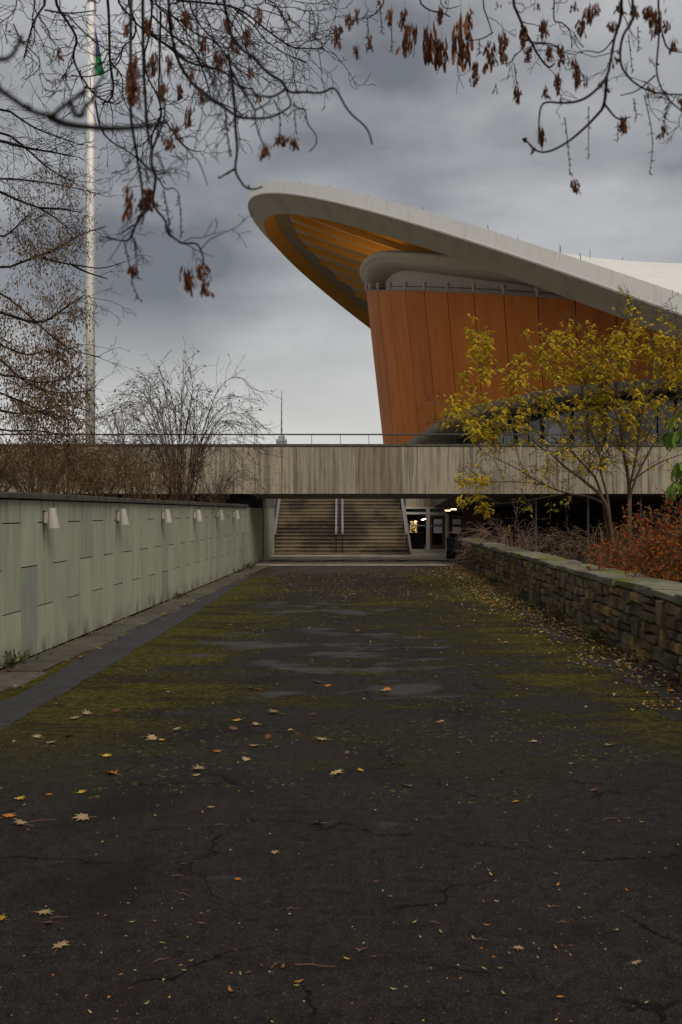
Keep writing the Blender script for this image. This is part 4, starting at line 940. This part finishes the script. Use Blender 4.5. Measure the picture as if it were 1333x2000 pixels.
ls += [(zc(L),dB,q_,dn_) for L,q_,dn_ in (([(330,-1070),(340,-500),(340,-100),(350,100),(370,200),(400,350),(430,500),(440,700),(460,780),(435,880)],.0042,2),([(440,-1070),(450,-500),(470,0),(490,130),(525,230),(515,350),(545,450),(545,560),(520,690),(560,760),(640,850),(660,950),(740,1020),(800,1055),(880,1040),(930,1060),(960,1150),(970,1230)],.0040,1),
 ([(540,450),(580,480),(610,560),(650,580),(710,565),(750,610)],.0022,0),([(460,780),(400,810),(370,890),(345,980),(320,1025),(220,1025),(130,1005),(60,985)],.003,1),([(360,890),(290,940),(220,970)],.0022,0),([(1180,-600),(1240,-150),(1250,50),(1265,250),(1245,400),(1270,480),(1333,570),(1420,575),(1480,545)],.0036,0),([(1245,400),(1180,440),(1110,490)],.0028,0),
 ([(525,230),(600,60),(640,-80),(600,-400),(560,-1070)],.0028,2),([(700,0),(740,140),(840,230),(880,300),(930,320),(1000,540)],.002,2),([(740,140),(880,100),(930,160)],.0016,1),([(545,440),(600,440),(660,415)],.002,0))]
ls += [(zb(L),dB*f_,q_,dn_) for L,f_,q_,dn_ in (([(100,0),(150,380),(250,560),(360,690),(500,760),(600,855),(720,865),(850,850),(950,800),(1010,750),(960,650)],1,.0042,1),([(500,0),(540,150),(560,260),(650,370),(740,420),(770,470),(850,540),(940,590),(960,650),(1020,675),(1100,660),(1220,675),(1300,625),(1350,680),(1405,810),(1548,935),(1585,1050)],1,.0040,0),
 ([(1010,750),(1060,790),(1095,785),(1110,900),(1180,970),(1190,1040),(1130,1100)],1,.0022,0),([(560,500),(660,680),(740,790),(730,860),(780,1000),(820,1100)],.9,.0026,0),([(740,800),(830,750),(850,710)],.9,.002,0),([(960,650),(860,705),(760,690),(660,680)],1,.003,1),([(300,0),(340,400),(500,740)],.8,.003,1))]
ls += [(za(L),dC*f_,q_,9) for L,f_,q_ in (([(360,0),(270,110),(230,200),(200,340),(170,420)],1,.011),([(390,0),(450,100),(520,210),(560,290),(530,370),(540,460),(600,580),(680,690),(780,740)],1,.013),([(780,0),(790,200),(790,440),(820,600),(820,690),(780,740)],1,.014),([(330,70),(500,100),(700,80)],1,.007),([(690,740),(720,900),(760,990),(850,1060),(930,1100),(1000,1150),(1100,1250)],1,.007),([(500,110),(600,230),(700,310),(800,380),(870,400)],1,.006),([(130,0),(110,90),(0,170)],1.05,.007),
 ([(100,180),(160,290),(230,370),(290,430),(290,510),(180,590)],1.05,.006),([(840,0),(900,80),(1000,180),(1100,260),(1200,310),(1333,420)],1,.011),([(920,0),(960,100),(990,180),(960,290),(880,330),(880,440),(780,520),(640,560),(520,545)],.95,.009),([(1100,0),(1100,120),(1080,300),(1040,400),(1060,560),(1150,700),(1180,840),(1100,970),(1100,1100)],.95,.010),([(1040,0),(1200,60),(1333,200)],1.1,.010),([(250,0),(250,90),(350,210),(370,290),(480,280)],1.1,.006),([(800,440),(900,560),(880,700),(960,850),(1060,950)],1.1,.006))]
ls += [(zb(L),dC*f_,q_,9) for L,f_,q_ in (([(-60,150),(0,250),(120,350),(250,460),(400,490),(520,520),(620,630),(720,640)],1,.011),([(100,0),(300,10),(560,40),(680,100),(800,200),(900,280),(1000,340),(1120,350),(1240,350)],1,.010),([(560,40),(640,110),(740,200),(800,280),(900,350),(980,400),(1080,440)],1.05,.007),([(760,0),(900,60),(960,170),(1000,240)],1,.006),([(340,0),(340,50),(420,200),(450,350)],.95,.007),([(0,0),(60,80),(200,150),(300,250),(440,290),(540,430),(600,480)],1,.009),([(150,380),(220,540),(330,640),(450,740),(540,770),(640,830)],1.05,.007),
 ([(760,0),(900,60),(1020,50),(1100,80),(1250,70)],1,.005),([(60,80),(50,500),(30,700),(70,840),(0,960)],.95,.008),([(70,840),(170,1000),(260,1090),(340,1100)],.95,.006),([(970,0),(1100,20),(1180,30),(1240,0)],1.05,.005),([(200,0),(260,120),(230,260),(320,420),(440,520)],1.08,.008),([(420,0),(520,100),(640,280),(700,420),(680,560)],1.1,.007))]
lc = [(265,75,125,2.0),(262,140,60,2.0),(258,345,85,dB),(285,352,60,dB),(283,375,35,dB),(505,0,48,3.6),(484,38,60,3.6),(428,85,55,2.2),(345,235,35,2.6),(333,262,30,2.6),(349,152,42,3.2),(490,122,25,3.6),(508,175,20,3.6),(518,272,38,1.9),(549,255,30,2.4),(574,258,30,2.4),(262,510,30,dB),(368,505,60,dB),(394,505,42,dB),(402,535,40,dB),(115,85,30,4.5),(108,150,15,4.5),(125,140,14,4.5),(305,85,60,3.4),(330,95,45,3.4),(328,240,16,3.4),(370,195,50,4),(330,10,40,2.6),(362,10,50,2.4)]
lst = [(zc([(750,610),(770,750),(775,980)]),dB),(zc([(620,580),(640,680),(660,800),(675,940)]),dB),(zc([(280,1030),(310,1160),(340,1300),(350,1400),(410,1530)]),dB),(zc([(370,1000),(380,1150),(400,1350)]),dB),(zc([(1160,-20),(1180,150),(1210,280)]),dB),(zb([(520,800),(530,950),(550,1100)]),dB),(zb([(1020,790),(1030,950)]),dB),(zb([(1130,80),(1130,220)]),3.5),(zb([(1190,90),(1195,200),(1160,270)]),3.5),(zb([(870,720),(920,820),(910,1000)]),dB),(zc([(560,250),(600,330),(625,420)]),dB)]
ls += [(zb(L),dC*f_,q_,9) for L,f_,q_ in (([(250,0),(330,180),(480,320),(560,470),(700,560)],.9,.008),([(620,0),(720,60),(860,90),(1000,150),(1060,200)],.95,.006),([(480,0),(600,140),(700,330),(860,420)],1.15,.007),([(0,120),(140,260),(300,360),(380,560),(420,700)],.9,.008),([(140,0),(220,120),(420,180),(560,330)],1.2,.007))]
lc += [(440,20,40,3.4),(400,60,40,3.6),(372,120,45,3.),(290,20,50,3.),(318,150,50,3.2),(455,60,40,2.8),(246,30,40,3.4),(560,10,25,4.),(228,120,25,4.),(395,165,35,3.4)]
overhang('overhanging_maple', 'leafless dark tree reaching twigs and hanging seeds over the flagpole side of the path', [Vector((-8.5,4.5,2.2)),Vector((-8.3,4.5,5)),Vector((-7.6,4.5,7.4))], [Vector((-5,4.6,8.0)),Vector((-3,4.8,7.6)),Vector((-1.2,4.9,7.0)),Vector((-.3,4.6,6.6))], ls, TW, lc, 41, lst)
dR = 3.6
rsx = [(zr(L),dR*f_,q_,dn_) for L,f_,q_,dn_ in (([(850,0),(850,90),(880,80),(915,120),(920,180)],1,.0034,2),([(690,0),(720,60),(740,120),(770,160),(790,210),(830,260),(850,240)],1,.006,3),([(1105,0),(1100,80),(1080,140),(1065,220),(1050,290),(1000,350),(950,380),(880,390),(820,380),(800,400),(795,450),(790,540)],.75,.0046,1),([(1150,0),(1150,80),(1105,130),(1095,240),(1130,290),(1180,330),(1250,355),(1345,355)],.75,.0042,2),
 ([(1050,290),(1040,400),(1010,430),(960,480),(900,535),(830,575),(780,565),(745,530)],.75,.0042,0),([(1040,395),(1090,455),(1140,440)],.75,.003,0),([(1240,0),(1250,80),(1245,170),(1230,280),(1270,370),(1345,430)],.8,.0038,2),([(1260,130),(1280,190),(1345,200)],.8,.003,1),([(1080,140),(1030,205),(985,190),(940,200)],.9,.0024,1),([(220,0),(200,30),(160,65),(130,70)],1,.0035,1),([(340,0),(380,40),(430,50),(460,65)],1,.004,1),([(580,0),(610,90),(620,120)],1,.0035,1),([(620,120),(580,150),(530,150)],1,.0026,1),
 ([(740,120),(740,180),(700,210),(690,240),(650,240)],1,.0026,1),([(770,160),(850,165),(890,200),(930,205)],1,.0026,1),([(420,0),(440,40),(500,20)],1.1,.003,1),([(745,530),(735,525)],.75,.005,0),([(780,565),(765,578)],.75,.005,0),([(1230,280),(1160,345),(1100,360)],.8,.0024,1))]
rc0 = [(45,60,120),(80,30,80),(115,10,70),(112,150,60),(155,105,75),(195,-10,35),(240,10,90),(290,0,110),(315,50,150),(380,40,175),(430,100,135),(425,0,80),(500,0,255),(530,10,110),(560,200,120),(615,120,150),(655,80,160),(628,310,32),(710,300,95),(740,70,100),(760,150,90),(810,50,95),(830,150,80),(870,140,100),(860,250,110),(930,180,140),(820,310,60),(805,455,85),(920,655,72),(972,280,40),(960,50,80),(1010,0,60),(1065,70,50),(1095,0,50),(1150,0,80),(1210,0,100),(1245,0,120),(1275,70,50),(1298,130,60),(1075,190,45),(1020,290,42),(1110,410,90),(1212,200,36),(1215,305,46),(1265,450,60),(1328,350,50),(1055,320,25),(1200,10,60),(985,0,90),(920,0,35),(790,0,30),(640,0,25)]
rc = [(640+x*.52, y*.52, h_*.52, dR*(1 if x < 900 else .8)) for x,y,h_ in rc0]
rst = [(zr([(890,440),(905,560),(910,650)]),dR*.75),(zr([(980,400),(980,590)]),dR*.75),(zr([(1190,360),(1225,520),(1210,650)]),dR*.8),(zr([(1130,130),(1145,270)]),dR),(zr([(1165,100),(1168,190)]),dR),(zr([(195,0),(205,120)]),dR),(zr([(240,90),(242,190)]),dR),(zr([(150,70),(155,180)]),dR),(zr([(700,240),(710,310)]),dR),(zr([(1150,370),(1160,440)]),dR*.8),(zr([(1285,380),(1265,450)]),dR*.8),(zr([(1090,460),(1090,530)]),dR*.75),(zr([(570,150),(570,200)]),dR)]
overhang('overhanging_maple', 'tree hanging thick bunches of rust-brown winged seeds above the hall roof', [Vector((7.0,2.6,-.2)),Vector((6.9,2.6,3)),Vector((6.5,2.7,6.2))], [Vector((4.5,2.9,6.3)),Vector((2.6,3.1,5.9)),Vector((1.2,3.3,5.5)),Vector((.3,3.4,5.2))], rsx, TW, rc, 43, rst)

# ================================================================== fallen leaves, litter and weeds
r = random.Random(99)
def maple(r, m, S=.05):
    mb = MB(); pts = []; lob = [(0,1.),(.32,.5),(.62,.92),(.95,.42),(1.25,.78),(1.75,.35),(2.3,.55),(2.85,.28)]
    full = lob + [(-a_,q_) for a_,q_ in reversed(lob[1:])]
    c1, c2, ph = r.uniform(.15,.5), r.uniform(-.3,.4), r.uniform(0,3)
    for a_, q_ in full:
        q2 = q_*r.uniform(.85,1.1); x, y = q2*math.sin(a_), q2*math.cos(a_); pts.append(Vector((x*S, y*S, S*(.10+c1*x*x+c2*.6*y*y+.12*math.sin(3*x+ph)))))
    c_ = Vector((0,0,S*.04)); i = 0
    mb.v = [tuple(c_)]+[tuple(p) for p in pts]; n = len(pts)
    mb.f = [(0,1+k,1+(k+1)%n) for k in range(n)]; mb.m = [0]*n
    mb.tube([c_, Vector((.08*S,-.6*S,S*.12)), Vector((.2*S,-1.0*S,S*.08))], S*.013, 3, 0, False)
    return mb.mesh('fallen_leaf', m)
def slim(r, m, L=.05):
    mb = MB(); rows = []; cv = r.uniform(-.4,.4); up = r.uniform(.02,.25)
    for i in range(6):
        t = i/5; wd = L*.16*math.sin(math.pi*(.06+.9*t)); z_ = .004+up*L*(2*t-1)**2
        c_ = Vector(((t-.5)*L, cv*L*(t-.5)**2, z_)); rows.append([c_+Vector((0,-wd,.25*wd)), c_, c_+Vector((0,wd,.25*wd))])
    mb.grid(rows); return mb.mesh('fallen_leaf', m)
KIND = {}
for nm, m, lb_ in (('tan',L_tan,'pale tan dead maple leaf lying on the asphalt path'),('yel',L_fyel,'bright yellow maple leaf lying on the asphalt path'),('ora',L_for,'orange maple leaf lying on the asphalt path'),('bro',L_fbr,'dark brown curled maple leaf lying on the asphalt path')):
    KIND[nm] = ([maple(r, m, r.uniform(.042,.058)) for _ in range(4)], lb_)
for nm, m, lb_ in (('lime',L_lime,'small pale lime leaflet lying on the asphalt path'),('syel',L_fyel,'small yellow leaflet lying on the asphalt path'),('sbro',L_fbr,'small brown leaflet lying on the asphalt path'),('sora',L_for,'small orange leaflet lying on the asphalt path')):
    KIND[nm] = ([slim(r, m, r.uniform(.028,.046)) for _ in range(4)], lb_)
def drop(kind, x, y, s=1., z=.004):
    me, lb_ = KIND[kind]
    sx_ = min((abs(p_[0]-x) if abs(p_[1]-y) < .3 else 9) for p_ in r2); far_ = y > 8.2
    where = 'beside the smooth asphalt strip' if sx_ < .9 else ('near the stone wall' if wallx(y)-x < 1.3 else ('on the mossy stretch of the path' if far_ else 'on the bare dark stretch of the path'))
    lb_ = lb_.replace('lying on the asphalt path', 'lying '+where)
    if s > 1.5 and 'maple' in lb_: lb_ = 'large ' + lb_
    if 'small' in lb_ and s < .62: lb_ = lb_.replace('small','tiny')
    o = put('fallen_leaf', r.choice(me), None, (x,y,z), (r.gauss(0,.1),r.gauss(0,.1),r.uniform(0,6.28)), s, label=lb_, category='leaf', group='leaves fallen on the path'); return o
traced = [(85,1785,'tan',1.1),(98,1806,'bro',.9),(4,1798,'yel',.8),(165,1600,'tan',1.5),(14,1597,'ora',1.2),(45,1612,'tan',1.1),(220,1513,'ora',1.5),(390,1506,'tan',1.4),(385,1516,'tan',.8),(655,1513,'tan',1.4),(797,1537,'tan',1.1),(622,1610,'tan',1.1),(207,1478,'yel',1.3),(300,1443,'tan',1.4),(316,1447,'yel',.8),(540,1395,'tan',1.7),(541,1391,'bro',1.),(640,1341,'ora',1.3),(620,1333,'tan',1.4),(755,1349,'ora',1.3),(745,1350,'tan',.9),(466,1409,'yel',1.3),(500,1417,'tan',1.2),(490,1346,'bro',1.3),(507,1348,'ora',1.),(862,1412,'tan',1.3),(132,1440,'bro',1.7),(75,1441,'tan',1.2),(98,1453,'tan',1.3),(144,1405,'tan',1.2),(172,1397,'tan',1.3),(230,1391,'bro',1.5),(343,1427,'tan',1.),(425,1470,'ora',1.2),(455,1426,'bro',1.3),(522,1442,'bro',1.2),(632,1447,'tan',1.3),(1120,1493,'tan',.9),(1194,1457,'tan',1.3),(1045,1450,'tan',1.),(1163,1545,'bro',1.1),(1008,1567,'yel',.8),(706,1507,'yel',.9),(158,1550,'yel',1.),(38,1562,'yel',1.),(95,1554,'ora',.7),(612,1398,'bro',1.2),(502,1459,'tan',1.2),(480,1486,'tan',1.),(985,1256,'tan',1.3),(935,1254,'tan',1.2),(536,1666,'tan',.7),(467,1720,'ora',.6),(116,1852,'tan',1.),(450,1938,'sora',1.),(133,1720,'sbro',1.)]
for px, py, kd, s_ in traced: p = G3(px,py); drop(kd, p.x, p.y, s_*1.2)
small = [(355,1890),(375,1878),(360,1895),(466,1907),(483,1906),(320,1843),(583,1925),(586,1917),(398,1808),(235,1910),(258,1930),(290,1967),(176,1978),(550,1890),(605,1713),(305,1805),(260,1805),(200,1645),(362,1668),(355,1687),(535,1667),(588,1673),(735,1588),(895,1573),(815,1607),(735,1720),(760,1750),(745,1739),(813,1803),(825,1833),(858,1824),(956,1713),(966,1723),(970,1766),(994,1862),(980,1892),(988,1943),(948,1896),(1088,1855),(1050,1872),(1206,1821),(1211,1932),(1085,1704),(1073,1660),(1162,1614),(1206,1610),(1252,1604),(926,1836),(950,1808),(1075,1772),(1227,1743),(1152,1797),(768,1933),(680,1872),(735,1870),(700,1855)]
for px, py in small:
    p = G3(px+r.uniform(-4,4),py+r.uniform(-4,4)); drop(r.choice(['lime','lime','lime','syel','sbro','sora']), p.x, p.y, r.uniform(.7,1.15))
for i in range(150):
    D = 4.2+9*r.random()**1.3; x = r.uniform(-.36,.36)*D
    if i % 3 and i > 6: D, x = D_+r.gauss(0,.22), x_+r.gauss(0,.3)
    D_, x_ = max(4.,D), x
    if x > wallx(D)-.1 or x < path(AL,D).x+.1: continue
    drop(r.choices(['lime','syel','sbro','sora','tan','bro'],(6,2,4,2,1,1))[0], x, D, r.uniform(.45,1.))
def litter(name, label, pts):
    mb = MB(); mats = [L_tan,L_fyel,L_for,L_fbr,L_lime,L_rust]
    for x, y, z_, kd, s_ in pts:
        a_ = r.uniform(0,6.28); d = Vector((math.cos(a_),math.sin(a_),r.gauss(0,.22))); m = kd
        leaf_quad(mb, Vector((x,y,z_+.006)), d, Vector((r.gauss(0,.25),r.gauss(0,.25),1)), s_, s_*r.uniform(.4,.75), m, r.uniform(.1,.45))
    return mb.build(name, mats, None, kind='stuff', label=label, category='leaf litter')
pts = []
for i in range(5200):                                      # drift along the foot of the stone wall
    D = r.uniform(10.5,39); wd = abs(r.gauss(0,.5))*(1.3 if 20 < D < 36 else .9); x = wallx(D)-.05-wd
    if r.random() < .55*(.5+.5*math.sin(D*1.7)) and D < 19: continue
    z_ = max(0,.07*(1-wd/.55))*r.random(); pts.append((x,D,z_, r.choices(range(6),(4,2,2,6,2,3))[0] if D < 22 else r.choices(range(6),(6,5,2,4,4,1))[0], r.uniform(.04,.09)))
litter('leaf_litter', 'drift of fallen leaves along the foot of the stone wall', pts)
pts = []
for i in range(5600):                                      # yellow leaflets strewn over the far path
    D = 10+27*r.random()**.62; x = r.uniform(path(AL,D).x+1.4, wallx(D)-.2)
    if r.random() > .25+.75*min(1,max(0,(x+3.2)/5)): continue
    if D < 24 and r.random() < .8: continue
    pts.append((x,D,0,r.choices(range(6),(4,4,1,5,3,2))[0], r.uniform(.03,.06)))
litter('strewn_leaves', 'tiny yellow leaflets strewn across the mossy asphalt towards the forecourt', pts)
pts = []
for i in range(1100):                                      # crumbs of leaf and seed
    D = 4.05+13*r.random()**1.2; x = r.uniform(-.36,.36)*D
    if not (path(AL,D).x+.1 < x < wallx(D)-.1): continue
    pts.append((x,D,-.003,r.choices(range(6),(4,1,2,5,2,3))[0], r.uniform(.007,.022)))
litter('leaf_crumbs', 'crumbs of leaf and seed scattered on the bare asphalt', pts)
pts = []
for i in range(900):
    s_ = r.uniform(9,37.5); a_ = AL+(.06+abs(r.gauss(0,.1)) if r.random() < .6 else .72+r.gauss(0,.06)); p = path(a_,s_); pts.append((p.x,p.y,.025,r.choices(range(6),(2,1,2,6,1,4))[0], r.uniform(.03,.065)))
litter('dry_leaves', 'dry leaves caught along the foot of the green retaining wall', pts)
from mathutils import noise as _n
mb = MB(); MM = [mat('moss_olive', (.038,.034,.007), .95), mat('moss_lime', (.060,.056,.008), .95), mat('moss_brown', (.024,.019,.008), .95)]
cnt = 0
while cnt < 17000:
    D = 7.2+30*r.random()**1.25; x = r.uniform(path(AL,D).x+.9, wallx(D)-.15)
    f_ = _n.fractal(Vector((x*.55,D*1.1,3.1)), .8, 2., 5) + (.28 if x < -1.2 else 0) + (.10 if x > 2 else 0) - (.35 if D < 8.5 else 0)
    cnt += 1
    if f_ < .12+r.gauss(0,.12): continue
    ks = min(range(len(r2)), key=lambda k: abs(r2[k][1]-D))
    if x < r2[ks][0]+.02: continue
    s_ = r.uniform(.008,.022)*(1+D*.02); h_ = s_*r.uniform(.12,.3); a_ = r.uniform(0,1.5); n_ = 5
    i = len(mb.v); mb.v += [(x+s_*math.cos(a_+k*2*math.pi/n_)*r.uniform(.7,1.2), D+s_*math.sin(a_+k*2*math.pi/n_)*r.uniform(.7,1.2), .0005) for k in range(n_)]+[(x,D,h_+.002)]
    m = r.choices((0,1,2),(5,3,3))[0]
    for k in range(n_): mb.f.append((i+k,i+(k+1)%n_,i+n_)); mb.m.append(m)
mb.build('moss', MM, None, kind='stuff', label='olive moss cushions growing across the asphalt path', category='moss')
M_tw = mat('fallen_twig', (.11,.055,.028), .8)
for px, py, L_, a_ in ((577,1885,.19,-.12),(530,1892,.08,1.1),(336,1712,.07,.2),(350,1745,.09,-.6),(840,1802,.05,-.2),(928,1836,.06,-.1),(1090,1803,.06,.1),(1076,1772,.05,.1),(560,1776,.06,.0),(98,1795,.09,.3),(700,1860,.07,.8),(1180,1600,.1,.1),(420,1612,.09,.15),(60,1606,.16,.35),(300,1880,.08,.6)):
    p = G3(px,py,.006); d = Vector((math.cos(a_),math.sin(a_),0)); b = MB(); q2 = [Vector((0,0,.003)), d*L_*.35+Vector((0,.006,.006)), d*L_*.7+Vector((0,-.004,.005)), d*L_+Vector((0,.003,.002))]
    b.tube(q2, [.0035,.003,.0025,.0015], 5); b.tube([q2[1], q2[1]+d*L_*.12+Vector((0,.012,.003))], [.002,.001], 4)
    b.build('fallen_twig', M_tw, None, label=('long rusty twig lying on the bare dark asphalt' if L_ > .15 else 'short broken twig lying on the bare dark asphalt'), category='twig', group='twigs fallen on the path').location = p
# small weeds
def weed(label, p, n, H, m, sp_=.12):
    o = thing('weed', label, 'weed', p, 0, 'weeds along the walls'); mb = MB(); st_ = MB()
    for k in range(n):
        a_ = r.uniform(0,6.28); d = Vector((math.cos(a_)*.7,math.sin(a_)*.7,r.uniform(.4,1.3))).normalized(); b0 = Vector((r.gauss(0,sp_*.5),r.gauss(0,sp_),0)); e_ = b0+d*H*r.uniform(.4,1)
        st_.tube([b0,e_], .002, 3, 0, False)
        for q_ in range(4): leaf_quad(mb, b0.lerp(e_,.35+.2*q_), rv(r)+d, Vector((0,0,1)), H*.28, H*.14, 0)
    st_.build('stems', m, o); mb.build('leaves', m, o, kind='stuff')
for px, py, n, H, sp_, lb_ in ((335,1168,45,.16,.3,'low green weeds growing at the wall foot below the second wall lamp'),(487,1112,22,.34,.10,'upright green weed at the wall foot below the last wall lamp'),(466,1120,16,.2,.12,'small green weed between the two far wall lamps'),(15,1305,30,.26,.14,'leafy weed rooted at the wall foot before the first wall lamp'),(58,1290,24,.14,.25,'trailing weed at the wall foot near the mossy slab'),(170,1245,8,.1,.1,'tiny weed on the slab edge by the green wall')):
    p = G3(px,py); weed(lb_, (max(p.x,path(AL,p.y).x+.05),p.y,.01), n, H, L_grn2, sp_)
for D, lb_ in ((16.2,'green weed tuft at the stone wall foot amid brown leaf drift'),(19.4,'dark green weed clump against the stone wall under the mossiest coping'),(21.5,'bushy green weed against the stone wall'),(23.5,'small green weed sprouting from the leaf drift'),(29,'low green weed at the stone wall foot nearest the litter bin')):
    weed(lb_, (wallx(D)-.10,D,.01), 26, .26, L_grn2, .16)
